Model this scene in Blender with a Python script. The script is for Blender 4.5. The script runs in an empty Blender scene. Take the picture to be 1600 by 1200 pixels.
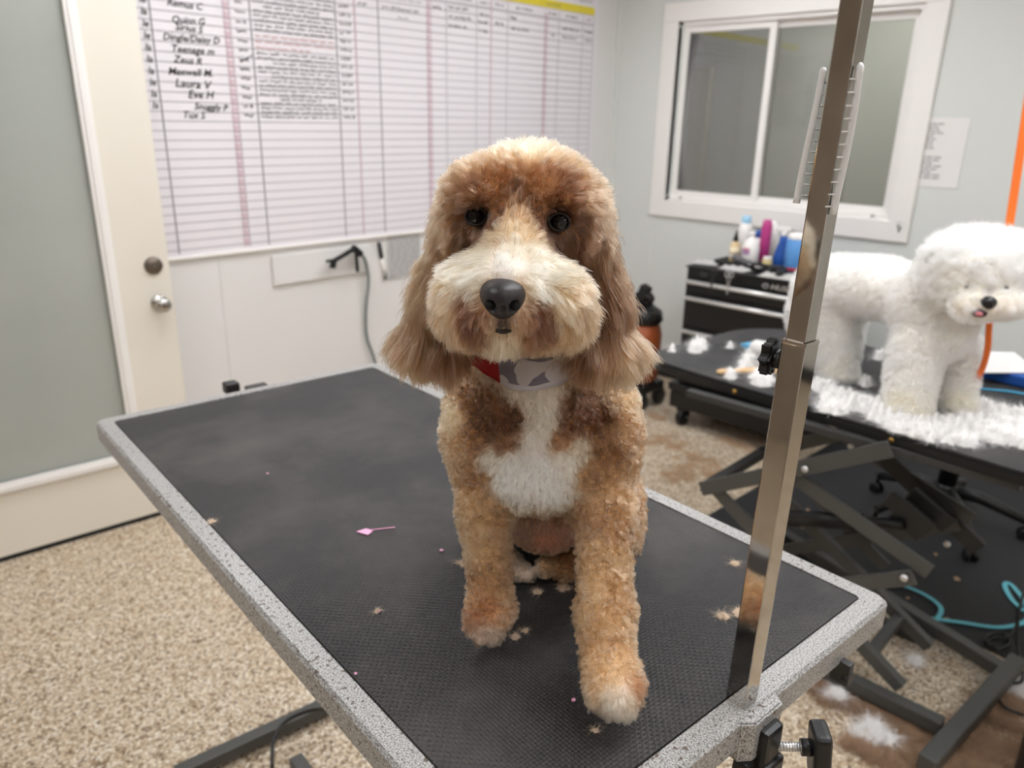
import bpy, bmesh, math, random
import numpy as np
from mathutils import Vector, Matrix, kdtree

# ------------------------------------------------------------------ camera, world, lights, exposure
SC = bpy.context.scene
COL = SC.collection
random.seed(7)
RNG = np.random.default_rng(7)
CAM_H = 1.55
RIGHT = Vector((0.690943, -0.722667, 0.018717))
DOWN = Vector((-0.223092, -0.237783, -0.945351))
FWD = Vector((0.687625, 0.649008, -0.325516))
cam_d = bpy.data.cameras.new('camera')
cam_d.lens = 27.0; cam_d.sensor_width = 36.0; cam_d.sensor_fit = 'HORIZONTAL'
cam_d.clip_start = 0.02; cam_d.clip_end = 60
cam_d.dof.use_dof = True; cam_d.dof.focus_distance = 0.66; cam_d.dof.aperture_fstop = 6.5
cam = bpy.data.objects.new('camera', cam_d); COL.objects.link(cam)
m = Matrix((( RIGHT.x, -DOWN.x, -FWD.x, 0), (RIGHT.y, -DOWN.y, -FWD.y, 0), (RIGHT.z, -DOWN.z, -FWD.z, CAM_H), (0, 0, 0, 1)))
cam.matrix_world = m
SC.camera = cam
w = bpy.data.worlds.new('world'); SC.world = w; w.use_nodes = True
w.node_tree.nodes['Background'].inputs[0].default_value = (0.9, 0.95, 1, 1)
w.node_tree.nodes['Background'].inputs[1].default_value = 0.3
SC.view_settings.view_transform = 'Standard'; SC.view_settings.look = 'None'
SC.view_settings.gamma = 1.0; SC.view_settings.use_curve_mapping = False
SC.view_settings.exposure = -0.63
SC.cycles.max_bounces = 20; SC.cycles.diffuse_bounces = 6; SC.cycles.glossy_bounces = 16
SC.cycles.transmission_bounces = 20; SC.cycles.transparent_max_bounces = 12
SC.cycles.caustics_reflective = False; SC.cycles.caustics_refractive = False
try:
    SC.cycles_curves.shape = 'THICK'; SC.cycles_curves.subdivisions = 2
except Exception: pass
LAMP = 15.0          # radiance of the ceiling light diffusers
CEIL = 2.62
LIGHTS = [(1.2, 2.1), (2.9, 1.9), (-0.9, 1.2), (1.1, 0.15), (2.5, 0.1), (-0.6, -1.5), (1.6, -2.0)]

XW, YB = 4.11, 3.06       # right wall, back wall
TZ = 1.0                  # top of the near table
T2 = 0.80                 # top of the far table

# ------------------------------------------------------------------ helpers
def V(*a): return Vector(a)
def ray(px, py):
    d = RIGHT*(px-800) + DOWN*(py-600) + FWD*1200
    return d.normalized()
O = V(0, 0, CAM_H)
def onz(px, py, z): r = ray(px, py); return O + r*((z-CAM_H)/r.z)
def onx(px, py, x): r = ray(px, py); return O + r*(x/r.x)
def ony(px, py, y): r = ray(px, py); return O + r*(y/r.y)
GD = V(FWD.x, FWD.y, 0).normalized()          # horizontal, away from the viewer
RD = V(GD.y, -GD.x, 0)                        # horizontal, to the right
def ong(px, py, g): r = ray(px, py); return O + r*(g/r.dot(GD))

def s2l(c):
    out = []
    for v in c[:3]:
        v = v/255.0
        out.append(v/12.92 if v <= 0.04045 else ((v+0.055)/1.055)**2.4)
    return tuple(out)
def rgba(c): return s2l(c)+(1.0,)

def mat(name, col=(200,200,200), rough=0.5, metal=0.0, spec=0.5, bump=None, emit=None, coat=0.0, trans=0.0, alpha=None, sheen=0.0, ior=1.45):
    M = bpy.data.materials.new(name); M.use_nodes = True
    nt = M.node_tree; b = nt.nodes['Principled BSDF']
    b.inputs['Base Color'].default_value = rgba(col)
    b.inputs['Roughness'].default_value = rough
    b.inputs['Metallic'].default_value = metal
    b.inputs['Specular IOR Level'].default_value = spec
    b.inputs['Coat Weight'].default_value = coat
    b.inputs['Transmission Weight'].default_value = trans
    b.inputs['Sheen Weight'].default_value = sheen
    b.inputs['IOR'].default_value = ior
    if alpha is not None: b.inputs['Alpha'].default_value = alpha
    if emit: b.inputs['Emission Color'].default_value = rgba(emit[0]); b.inputs['Emission Strength'].default_value = emit[1]
    if bump:
        scale, strg, dist = bump
        tc = nt.nodes.new('ShaderNodeTexCoord'); n = nt.nodes.new('ShaderNodeTexNoise'); n.inputs['Scale'].default_value = scale; n.inputs['Detail'].default_value = 4
        bp = nt.nodes.new('ShaderNodeBump'); bp.inputs['Strength'].default_value = strg; bp.inputs['Distance'].default_value = dist
        nt.links.new(tc.outputs['Object'], n.inputs['Vector']); nt.links.new(n.outputs['Fac'], bp.inputs['Height']); nt.links.new(bp.outputs['Normal'], b.inputs['Normal'])
    return M
def nodes(M): return M.node_tree, M.node_tree.nodes['Principled BSDF']
def ramp(nt, stops, interp='LINEAR'):
    r = nt.nodes.new('ShaderNodeValToRGB'); r.color_ramp.interpolation = interp
    e = r.color_ramp.elements
    while len(e) < len(stops): e.new(0.5)
    for i, (p, c) in enumerate(stops): e[i].position = p; e[i].color = rgba(c)
    return r
def mixrgb(nt, fac, a, b):
    n = nt.nodes.new('ShaderNodeMix'); n.data_type = 'RGBA'
    for sock, v in ((n.inputs[0], fac), (n.inputs[6], a), (n.inputs[7], b)):
        if hasattr(v, 'links'): nt.links.new(v, sock)
        elif isinstance(v, tuple): sock.default_value = rgba(v)
        else: sock.default_value = v
    return n.outputs[2]
def noise(nt, scale, detail=3, vec=None, rough=0.5):
    n = nt.nodes.new('ShaderNodeTexNoise'); n.inputs['Scale'].default_value = scale; n.inputs['Detail'].default_value = detail; n.inputs['Roughness'].default_value = rough
    if vec is None:
        tc = nt.nodes.new('ShaderNodeTexCoord'); vec = tc.outputs['Object']
    nt.links.new(vec, n.inputs['Vector']); return n.outputs['Fac']
def step(nt, v, lo, hi):
    n = nt.nodes.new('ShaderNodeMapRange'); n.inputs[1].default_value = lo; n.inputs[2].default_value = hi; nt.links.new(v, n.inputs[0]); return n.outputs[0]
def math_n(nt, op, a, b=None):
    n = nt.nodes.new('ShaderNodeMath'); n.operation = op
    for i, v in enumerate((a, b)):
        if v is None: continue
        if hasattr(v, 'links'): nt.links.new(v, n.inputs[i])
        else: n.inputs[i].default_value = v
    return n.outputs[0]

def tag(o, label=None, cat=None, group=None, kind=None):
    if label: o['label'] = label
    if cat: o['category'] = cat
    if group: o['group'] = group
    if kind: o['kind'] = kind
    return o
def empty(name, loc, label, cat, rz=0, group=None):
    o = bpy.data.objects.new(name, None); COL.objects.link(o); o.location = loc; o.rotation_euler = (0, 0, rz)
    o.empty_display_size = 0.05
    return tag(o, label, cat, group)
def link(name, me, parent=None, mats=None, smooth=False):
    o = bpy.data.objects.new(name, me); COL.objects.link(o)
    for mm in (mats or []): me.materials.append(mm)
    if smooth is True:
        me.polygons.foreach_set('use_smooth', [True]*len(me.polygons))
    if parent is not None:
        o.parent = parent
        # geometry is given in world coordinates: undo the parent's placement
        pm = Matrix.LocRotScale(parent.location, parent.rotation_euler, None)
        if parent.parent is not None:
            pp = parent.parent; pm = Matrix.LocRotScale(pp.location, pp.rotation_euler, None) @ pm
        me.transform(pm.inverted())
    return o
class MB:
    def __init__(s): s.bm = bmesh.new(); s.mi = 0
    def _fin(s, vs, bev=0, seg=2):
        fs = {f for v in vs for f in v.link_faces}
        for f in fs: f.material_index = s.mi
        if bev > 0:
            es = list({e for v in vs for e in v.link_edges})
            bmesh.ops.bevel(s.bm, geom=es, offset=bev, segments=seg, affect='EDGES', profile=0.6, clamp_overlap=True)
        return s
    def box(s, c, size, rz=0, rot=None, bev=0, seg=2):
        r = bmesh.ops.create_cube(s.bm, size=1.0)
        M = Matrix.Translation(c) @ (rot.to_4x4() if rot is not None else Matrix.Rotation(rz, 4, 'Z')) @ Matrix.Diagonal((*size, 1))
        bmesh.ops.transform(s.bm, matrix=M, verts=r['verts'])
        return s._fin(r['verts'], bev, seg)
    def frm(s, a, b, up=None):
        a = Vector(a); b = Vector(b); z = (b-a).normalized()
        u = Vector(up) if up is not None else (V(0,0,1) if abs(z.z) < 0.9 else V(1,0,0))
        x = u.cross(z)
        if x.length < 1e-5: x = V(1,0,0).cross(z)
        x.normalize(); y = z.cross(x)
        return Matrix((x, y, z)).transposed()
    def bar(s, a, b, w, t, up=None, bev=0.001):
        a = Vector(a); b = Vector(b); R = s.frm(a, b, up)     # w across, t along up
        return s.box((a+b)/2, (w, t, (b-a).length), rot=R, bev=bev)
    def cyl(s, a, b, r, r2=None, seg=24, bev=0, caps=True):
        a = Vector(a); b = Vector(b); R = s.frm(a, b)
        q = bmesh.ops.create_cone(s.bm, cap_ends=caps, cap_tris=False, segments=seg, radius1=r, radius2=r if r2 is None else r2, depth=(b-a).length)
        bmesh.ops.transform(s.bm, matrix=Matrix.Translation((a+b)/2) @ R.to_4x4(), verts=q['verts'])
        fs = {f for v in q['verts'] for f in v.link_faces}
        for f in fs: f.material_index = s.mi; f.smooth = len(f.verts) == 4
        if bev > 0:
            es = [e for e in {e for v in q['verts'] for e in v.link_edges} if any(len(f.verts) > 4 for f in e.link_faces)]
            bmesh.ops.bevel(s.bm, geom=es, offset=bev, segments=2, affect='EDGES', clamp_overlap=True)
        return s
    def lathe(s, base, prof, axis=(0,0,1), seg=28, sq=None):
        base = Vector(base); R = s.frm(V(0,0,0), Vector(axis))
        rings = []
        for (r, z) in prof:
            ring = []
            for i in range(seg):
                a = 2*math.pi*i/seg; x, y = r*math.cos(a), r*math.sin(a)
                if sq: y *= sq
                ring.append(s.bm.verts.new(base + R @ V(x, y, z)))
            rings.append(ring)
        for k in range(len(rings)-1):
            for i in range(seg):
                f = s.bm.faces.new((rings[k][i], rings[k][(i+1) % seg], rings[k+1][(i+1) % seg], rings[k+1][i])); f.smooth = True; f.material_index = s.mi
        for ring, rev in ((rings[0], True), (rings[-1], False)):
            f = s.bm.faces.new(ring[::-1] if rev else ring); f.material_index = s.mi
        return s
    def tube(s, pts, r, seg=8, flat=None, closed=False):
        pts = [Vector(p) for p in pts]; n = len(pts); rings = []
        prevx = None
        for i, p in enumerate(pts):
            t = (pts[min(i+1, n-1)] - pts[max(i-1, 0)]).normalized()
            if prevx is None:
                u = V(0,0,1) if abs(t.z) < 0.9 else V(1,0,0); x = u.cross(t).normalized()
            else:
                x = (prevx - t*prevx.dot(t)); x.normalize()
            prevx = x; y = t.cross(x)
            rr = r[i] if isinstance(r, (list, tuple)) else r
            ring = []
            for k in range(seg):
                a = 2*math.pi*k/seg
                if flat: ring.append(s.bm.verts.new(p + x*rr*math.cos(a) + y*flat*math.sin(a)))
                else: ring.append(s.bm.verts.new(p + (x*math.cos(a) + y*math.sin(a))*rr))
            rings.append(ring)
        for k in range(n-1):
            for i in range(seg):
                f = s.bm.faces.new((rings[k][i], rings[k][(i+1) % seg], rings[k+1][(i+1) % seg], rings[k+1][i])); f.smooth = True; f.material_index = s.mi
        for ring, rev in ((rings[0], True), (rings[-1], False)):
            f = s.bm.faces.new(ring[::-1] if rev else ring); f.material_index = s.mi
        return s
    def prism(s, poly, z0, z1, bev=0, seg=2, xf=None):
        vb = [s.bm.verts.new((p[0], p[1], z0)) for p in poly]; vt = [s.bm.verts.new((p[0], p[1], z1)) for p in poly]
        n = len(poly); fs = [s.bm.faces.new(vb[::-1]), s.bm.faces.new(vt)]
        for i in range(n): fs.append(s.bm.faces.new((vb[i], vb[(i+1) % n], vt[(i+1) % n], vt[i])))
        for f in fs: f.material_index = s.mi
        if xf is not None: bmesh.ops.transform(s.bm, matrix=xf, verts=vb+vt)
        if bev > 0:
            es = list(set(fs[0].edges) | set(fs[1].edges))
            bmesh.ops.bevel(s.bm, geom=es, offset=bev, segments=seg, affect='EDGES', clamp_overlap=True)
        return s
    def quad(s, a, b, c, d):
        f = s.bm.faces.new([s.bm.verts.new(Vector(q)) for q in (a, b, c, d)]); f.material_index = s.mi; return s
    def build(s, name, mats, parent=None, smooth=False):
        bmesh.ops.recalc_face_normals(s.bm, faces=s.bm.faces)
        me = bpy.data.meshes.new(name); s.bm.to_mesh(me); s.bm.free()
        return link(name, me, parent, mats if isinstance(mats, (list, tuple)) else [mats], smooth)
def bez(pts, n=8):
    pts = [Vector(p) for p in pts]; out = []
    P = [pts[0]*2-pts[1]] + pts + [pts[-1]*2-pts[-2]]
    for i in range(1, len(P)-2):
        for k in range(n):
            t = k/n; a, b, c, d = P[i-1], P[i], P[i+1], P[i+2]
            out.append(0.5*((2*b) + (c-a)*t + (2*a-5*b+4*c-d)*t*t + (3*b-a-3*c+d)*t**3))
    out.append(pts[-1]); return out
def rrect(w, h, r, seg=6):
    out = []
    rs = r if isinstance(r, (list, tuple)) else (r,)*4
    for (sx, sy, a0), q in zip(((1,1,0), (-1,1,90), (-1,-1,180), (1,-1,270)), rs):
        for k in range(seg+1):
            a = math.radians(a0 + 90*k/seg); out.append((sx*(w/2-q)+q*math.cos(a), sy*(h/2-q)+q*math.sin(a)))
    return out
def text_mesh(txt, size, shear=0.0, thick=0.0):
    c = bpy.data.curves.new('writing', 'FONT'); c.body = txt; c.size = size; c.shear = shear; c.extrude = thick; c.offset = size*0.014; c.resolution_u = 2
    o = bpy.data.objects.new('writing', c); COL.objects.link(o)
    dg = bpy.context.evaluated_depsgraph_get(); dg.update()
    me = bpy.data.meshes.new_from_object(o.evaluated_get(dg))
    bpy.data.objects.remove(o); bpy.data.curves.remove(c)
    return me
def add_text(mb, txt, size, M, shear=0.0, sx=1.0, bold=0.0):
    me = text_mesh(txt, size, shear)
    me.transform(M @ Matrix.Diagonal((sx, 1, 1, 1)))
    n0 = len(mb.bm.faces); mb.bm.from_mesh(me); mb.bm.faces.ensure_lookup_table()
    for f in mb.bm.faces[n0:]: f.material_index = mb.mi
    bpy.data.meshes.remove(me)

# ------------------------------------------------------------------ materials
M = {}
M['white_paint'] = mat('white_paint', (232,230,227), 0.55, bump=(30, 0.05, 0.002))
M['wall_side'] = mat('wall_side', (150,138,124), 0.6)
M['wall_back'] = mat('wall_back', (222,220,218), 0.6, bump=(14, 0.08, 0.003))
M['wall_right'] = mat('wall_right', (216,219,216), 0.6, bump=(14, 0.08, 0.003))
M['cream'] = mat('cream_paint', (228,222,210), 0.45, bump=(20, 0.05, 0.002))
M['ceiling'] = mat('ceiling_paint', (235,235,232), 0.8)
M['trimwhite'] = mat('trim_white', (238,235,232), 0.4)
M['black'] = mat('black_plastic', (22,22,23), 0.4)
M['blackmatt'] = mat('black_matt', (26,26,27), 0.75)
M['black_paint'] = mat('black_paint', (17,17,19), 0.3)
M['grey_steel'] = mat('grey_steel', (84,84,82), 0.45, metal=0.35, bump=(60, 0.1, 0.001))
M['dark_steel'] = mat('dark_steel', (58,58,57), 0.5, metal=0.2, bump=(40, 0.1, 0.001))
M['chrome'] = mat('chrome', (205,200,193), 0.13, metal=1.0)
M['alu'] = mat('aluminium', (215,215,215), 0.3, metal=0.8)
M['bronze'] = mat('bronze', (120,110,100), 0.35, metal=0.9)
M['knob'] = mat('satin_steel', (190,188,184), 0.2, metal=1.0)
M['bolt'] = mat('brass_bolt', (190,150,80), 0.3, metal=1.0)
M['red'] = mat('red_fabric', (178,28,34), 0.85, sheen=0.3)
M['paper'] = mat('paper', (232,230,228), 0.8)
M['ink'] = mat('black_ink', (34,32,34), 0.7)
M['inkgrey'] = mat('grey_ink', (120,116,118), 0.8)
M['inkred'] = mat('red_ink', (185,110,100), 0.7)
M['line'] = mat('printed_grey_line', (192,188,193), 0.6)
M['dline'] = mat('printed_dark_line', (132,128,134), 0.6)
M['pline'] = mat('printed_pink_line', (192,168,176), 0.6)
M['pinkfill'] = mat('printed_pink_fill', (214,190,198), 0.6)
M['yellow'] = mat('yellow_strip', (226,208,60), 0.5)
M['orange'] = mat('orange_webbing', (243,120,45), 0.7)
M['teal'] = mat('turquoise_webbing', (105,190,205), 0.6)
M['blue'] = mat('blue_plastic', (35,85,165), 0.4)
M['wood'] = mat('light_wood', (214,178,130), 0.5)
M['pink'] = mat('pink_petal', (236,170,205), 0.6)
M['rust'] = mat('orange_plastic', (165,85,45), 0.45)
M['clear'] = mat('clear_plastic', (248,248,248), 0.25, trans=0.25, spec=0.6)

# steel frame with grey hammered finish: light paint with dark speckles, worn by the near end
def hammered():
    Mh = mat('hammered_grey_paint', rough=0.42, metal=0.25); nt, b = nodes(Mh)
    f = noise(nt, 620, 2); g = noise(nt, 6, 3)
    c = ramp(nt, [(0.36, (100,98,96)), (0.46, (146,145,143)), (0.56, (180,179,177)), (0.7, (198,197,195))]); nt.links.new(f, c.inputs[0])
    f2 = noise(nt, 170, 3)
    thr = math_n(nt, 'ADD', f2, math_n(nt, 'MULTIPLY', g, 0.35))
    chips = step(nt, thr, 0.80, 0.83)
    nt.links.new(mixrgb(nt, chips, c.outputs[0], (96,84,76)), b.inputs['Base Color'])
    bp = nt.nodes.new('ShaderNodeBump'); bp.inputs['Strength'].default_value = 0.4; bp.inputs['Distance'].default_value = 0.0006
    nt.links.new(f, bp.inputs['Height']); nt.links.new(bp.outputs['Normal'], b.inputs['Normal'])
    return Mh
M['hammer'] = hammered()
def rubber(name, col, pitch, dust=True, sx=1.0):
    Mr = mat(name, col, 0.5, spec=0.45); nt, b = nodes(Mr)
    tc = nt.nodes.new('ShaderNodeTexCoord'); sp = nt.nodes.new('ShaderNodeSeparateXYZ'); nt.links.new(tc.outputs['Object'], sp.inputs[0])
    k = 2*math.pi/pitch
    a = math_n(nt, 'SINE', math_n(nt, 'MULTIPLY', math_n(nt, 'ADD', sp.outputs[0], sp.outputs[1]), k*0.7071*sx))
    c = math_n(nt, 'SINE', math_n(nt, 'MULTIPLY', math_n(nt, 'SUBTRACT', sp.outputs[0], sp.outputs[1]), k*0.7071))
    h = math_n(nt, 'MULTIPLY', math_n(nt, 'MAXIMUM', a, -0.4), math_n(nt, 'MAXIMUM', c, -0.4))
    bp = nt.nodes.new('ShaderNodeBump'); bp.inputs['Strength'].default_value = 0.9; bp.inputs['Distance'].default_value = pitch*0.16
    nt.links.new(h, bp.inputs['Height']); nt.links.new(bp.outputs['Normal'], b.inputs['Normal'])
    if dust:
        n = noise(nt, 5, 6, rough=0.65); f = step(nt, n, 0.42, 0.85)
        c2 = mixrgb(nt, math_n(nt, 'MULTIPLY', f, 0.5), col, (110,104,100))
        sp2 = step(nt, noise(nt, 210, 2), 0.74, 0.78)
        nt.links.new(mixrgb(nt, math_n(nt, 'MULTIPLY', sp2, 0.25), c2, (170,160,150)), b.inputs['Base Color'])
    return Mr
M['rubber'] = rubber('ribbed_black_rubber', (36,35,36), 0.0058)
M['rubber2'] = rubber('far_table_rubber', (40,40,42), 0.010)
M['floormat'] = mat('floor_mat', (34,34,36), 0.7, bump=(90, 0.2, 0.002))

def pebble():
    Mp = mat('pebble_floor', rough=0.45); nt, b = nodes(Mp)
    tc = nt.nodes.new('ShaderNodeTexCoord')
    vo = nt.nodes.new('ShaderNodeTexVoronoi'); vo.inputs['Scale'].default_value = 150; nt.links.new(tc.outputs['Object'], vo.inputs['Vector'])
    sp = nt.nodes.new('ShaderNodeSeparateColor'); nt.links.new(vo.outputs['Color'], sp.inputs[0])
    c = ramp(nt, [(0.0, (92,74,58)), (0.10, (140,116,92)), (0.22, (178,156,128)), (0.45, (206,186,158)), (0.72, (222,206,180)), (0.92, (240,232,216))]); nt.links.new(sp.outputs[0], c.inputs[0])
    d = step(nt, vo.outputs['Distance'], 0.35, 0.75)
    base = mixrgb(nt, math_n(nt, 'MULTIPLY', d, 0.45), c.outputs[0], (120,98,76))
    n = step(nt, noise(nt, 2.2, 5, rough=0.6), 0.55, 0.75)
    nt.links.new(mixrgb(nt, math_n(nt, 'MULTIPLY', n, 0.22), base, (150,122,94)), b.inputs['Base Color'])
    bp = nt.nodes.new('ShaderNodeBump'); bp.invert = True; bp.inputs['Strength'].default_value = 0.5; bp.inputs['Distance'].default_value = 0.002
    nt.links.new(vo.outputs['Distance'], bp.inputs['Height']); nt.links.new(bp.outputs['Normal'], b.inputs['Normal'])
    return Mp
M['floor'] = pebble()
def smudged(name, col, col2, rough, scale, spec=0.5, metal=0.0):
    Mg = mat(name, col, rough, spec=spec, metal=metal); nt, b = nodes(Mg)
    f = step(nt, noise(nt, scale, 4), 0.35, 0.7)
    nt.links.new(mixrgb(nt, f, col, col2), b.inputs['Base Color'])
    return Mg
M['frost'] = smudged('frosted_glass', (172,176,170), (162,167,160), 0.16, 1.5, spec=0.6)
M['chromeworn'] = smudged('worn_chrome', (196,192,187), (178,172,165), 0.07, 20, metal=1.0)
def window_glass():
    g = bpy.data.materials.new('window_glass'); g.use_nodes = True; nt = g.node_tree; nt.nodes.clear()
    out = nt.nodes.new('ShaderNodeOutputMaterial'); tr = nt.nodes.new('ShaderNodeBsdfTransparent'); gl = nt.nodes.new('ShaderNodeBsdfGlossy')
    tr.inputs[0].default_value = (0.88, 0.885, 0.88, 1); gl.inputs['Roughness'].default_value = 0.03
    fr = nt.nodes.new('ShaderNodeFresnel'); fr.inputs[0].default_value = 1.9
    mx = nt.nodes.new('ShaderNodeMixShader'); nt.links.new(fr.outputs[0], mx.inputs[0]); nt.links.new(tr.outputs[0], mx.inputs[1]); nt.links.new(gl.outputs[0], mx.inputs[2]); nt.links.new(mx.outputs[0], out.inputs[0])
    return g
M['glass'] = window_glass()
#@@SETTING
# ------------------------------------------------------------------ room shell
def struct(o): o['kind'] = 'structure'; return o
X0, Y0 = -2.2, -3.2
struct(MB().box(((X0+XW)/2+0.9, (Y0+YB)/2, -0.05), (XW-X0+2.0, YB-Y0+0.2, 0.1)).build('floor', M['floor']))
struct(MB().box(((X0+XW)/2, (Y0+YB)/2, CEIL+0.05), (XW-X0+0.2, YB-Y0+0.2, 0.1)).build('ceiling', M['ceiling']))
DX0, DX1, DH = 0.17, 1.19, 2.1       # opening behind the door, filled by the door itself
mb = MB(); mb.box(((X0+XW)/2, YB+0.05, CEIL/2), (XW-X0, 0.1, CEIL))
struct(mb.build('wall_back', M['wall_back']))
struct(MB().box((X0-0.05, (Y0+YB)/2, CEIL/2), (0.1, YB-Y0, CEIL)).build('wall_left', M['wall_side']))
struct(MB().box(((X0+XW)/2, Y0-0.05, CEIL/2), (XW-X0, 0.1, CEIL)).build('wall_front', M['wall_back']))
# right wall with the window opening
WY0, WY1, WZ0, WZ1 = 1.30, 2.60, 1.10, 2.09
mb = MB()
mb.box((XW+0.06, (Y0+WY0)/2, CEIL/2), (0.12, WY0-Y0, CEIL))
mb.box((XW+0.06, (YB+WY1)/2, CEIL/2), (0.12, YB-WY1, CEIL))
mb.box((XW+0.06, (WY0+WY1)/2, WZ0/2), (0.12, WY1-WY0, WZ0))
mb.box((XW+0.06, (WY0+WY1)/2, (CEIL+WZ1)/2), (0.12, WY1-WY0, CEIL-WZ1))
struct(mb.build('wall_right', M['wall_right']))
# thin panel battens and corner trims
def trim(n, c, size, m='white_paint', bev=0.001): struct(MB().box(c, size, bev=bev).build('trim_%d' % n, M[m]))
trim(1, (1.475, YB-0.0015, 0.505), (0.035, 0.003, 1.01), 'wall_back')
trim(2, (2.62, YB-0.0015, 0.505), (0.035, 0.003, 1.01), 'wall_back')
trim(3, (XW-0.0015, 2.72, CEIL/2), (0.003, 0.03, CEIL), 'wall_right')
trim(4, (XW-0.006, YB-0.02, CEIL/2), (0.012, 0.04, CEIL), 'wall_right')
struct(MB().box((XW-0.006, (YB+Y0)/2, 0.045), (0.012, YB-Y0-0.1, 0.09), bev=0.003).build('baseboard_right', M['blackmatt']))
struct(MB().box(((1.25+XW)/2, YB-0.006, 0.045), (XW-1.25-0.03, 0.012, 0.09), bev=0.003).build('baseboard_back', M['blackmatt']))
# room behind the window
MV = mat('far_room_wall', (158,160,152), 0.8)
mb = MB(); mb.box((6.3, 1.9, 1.45), (0.1, 5.0, 2.9)); mb.box((5.2, -0.6, 1.45), (2.1, 0.1, 2.9)); mb.box((5.2, 4.4, 1.45), (2.1, 0.1, 2.9)); mb.box((5.2, 1.9, 2.85), (2.1, 5.0, 0.1))
struct(mb.build('wall_far_room', MV))
struct(MB().box((5.25, 3.36, 1.4), (0.14, 0.12, 2.75)).build('trim_5', mat('dark_post', (104,108,106), 0.6)))
struct(MB().box((6.2, 4.0, 1.0), (0.06, 0.8, 2.0)).build('door_2', mat('far_door', (150,148,132), 0.6)))
la = bpy.data.lights.new('far_room_fill', 'AREA'); la.energy = 75; la.size = 0.9; la.color = (1, 0.99, 0.96)  # unseen fill light, added to brighten the room behind the glass
lo = bpy.data.objects.new('far_room_fill', la); lo.location = (5.3, 1.9, 2.75); COL.objects.link(lo)

# window: casing, frame, two sliding sashes
root = bpy.data.objects.new('window_1', None); COL.objects.link(root); root.location = (XW, (WY0+WY1)/2, WZ0); struct(root)
oy0, oy1, oz0, oz1 = 1.215, 2.725, 1.01, 2.19
def rect_frame(x0, x1, y0, y1, z0, z1, w, name, mtl, parent, bev=0.004):
    mb = MB(); xc = (x0+x1)/2; d = abs(x1-x0)
    mb.box((xc, (y0+y1)/2, z0+w/2), (d, y1-y0, w), bev=bev); mb.box((xc, (y0+y1)/2, z1-w/2), (d, y1-y0, w), bev=bev)
    mb.box((xc, y0+w/2, (z0+z1)/2), (d, w, z1-z0-2*w), bev=bev); mb.box((xc, y1-w/2, (z0+z1)/2), (d, w, z1-z0-2*w), bev=bev)
    return mb.build(name, mtl, parent)
rect_frame(XW-0.018, XW-0.0005, oy0, oy1, oz0, oz1, 0.10, 'casing', M['trimwhite'], root)
rect_frame(XW+0.0, XW+0.09, oy0+0.088, oy1-0.088, oz0+0.088, oz1-0.088, 0.035, 'window_frame', M['trimwhite'], root)
sy0, sy1, sz0, sz1 = oy0+0.12, oy1-0.12, oz0+0.12, oz1-0.12
mid = 2.055
for (a, b, x) in ((mid-0.01, sy1, XW+0.03), (sy0, mid+0.03, XW+0.055)):
    sa = rect_frame(x-0.012, x+0.012, a, b, sz0, sz1, 0.038, 'sash', M['trimwhite'], root, 0.003)
    MB().box((x, (a+b)/2, (sz0+sz1)/2), (0.004, b-a-0.07, sz1-sz0-0.07)).build('glass_pane', M['glass'], sa)
mb = MB()
for yy in (2.52, 1.40): mb.cyl((XW-0.001, yy, 1.13), (XW-0.02, yy, 1.13), 0.006, seg=10)
mb.build('window_clip', M['alu'], root)
mb = MB(); mb.tube([(XW-0.02, 1.262, 1.06), (XW-0.026, 1.25, 1.085), (XW-0.026, 1.262, 1.11), (XW-0.022, 1.27, 1.09), (XW-0.026, 1.256, 1.075)], 0.003, seg=6)
mb.build('wire_hook', M['alu'], root)

# door: ajar a few degrees, cream leaf around a big frosted pane
ang = math.atan2(-0.096, 0.995)
DB = V(0.485, 2.984, 0); DDIR = V(0.9954, -0.0958, 0)
P0 = DB - DDIR*0.20                # hinge edge
door = bpy.data.objects.new('door_1', None); COL.objects.link(door); door.location = P0; door.rotation_euler = (0, 0, ang); struct(door)
DM = Matrix.Translation(P0) @ Matrix.Rotation(ang, 4, 'Z')      # local: x along leaf, y into the wall
W_ = 0.915
def dbox(mb, x0, x1, y0, y1, z0, z1, bev=0.002):
    mb.box(DM @ V((x0+x1)/2, (y0+y1)/2, (z0+z1)/2), (abs(x1-x0), abs(y1-y0), abs(z1-z0)), rz=ang, bev=bev)
mb = MB()
gx0, gx1, gz0, gz1 = 0.12, 0.728, 0.262, 2.02
dbox(mb, 0, gx0, 0, 0.04, 0.02, 2.13); dbox(mb, gx1, W_, 0, 0.04, 0.02, 2.13)
dbox(mb, gx0, gx1, 0, 0.04, 0.02, gz0); dbox(mb, gx0, gx1, 0, 0.04, gz1, 2.13)
mb.build('door_leaf', M['cream'], door)
mb = MB()
for (w0, w1, t) in ((0.0, 0.042, 0.012), (0.008, 0.030, 0.018)):
    x0, x1, z0, z1 = gx0+w0, gx1-w0, gz0+w0, gz1-w0; q = w1-w0
    dbox(mb, x0, x1, -t, 0.001, z0, z0+q, 0.003); dbox(mb, x0, x1, -t, 0.001, z1-q, z1, 0.003)
    dbox(mb, x0, x0+q, -t, 0.001, z0+q, z1-q, 0.003); dbox(mb, x1-q, x1, -t, 0.001, z0+q, z1-q, 0.003)
mb.build('glazing_bead', M['trimwhite'], door)
mb = MB(); dbox(mb, gx0+0.005, gx1-0.005, 0.012, 0.02, gz0+0.005, gz1-0.005, 0); mb.build('glass_pane', M['frost'], door)
mb = MB(); dbox(mb, 0.0, W_-0.005, 0.004, 0.036, 0.0, 0.021, 0); mb.build('door_sweep', M['blackmatt'], door)
kx = 0.2+0.661
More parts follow.
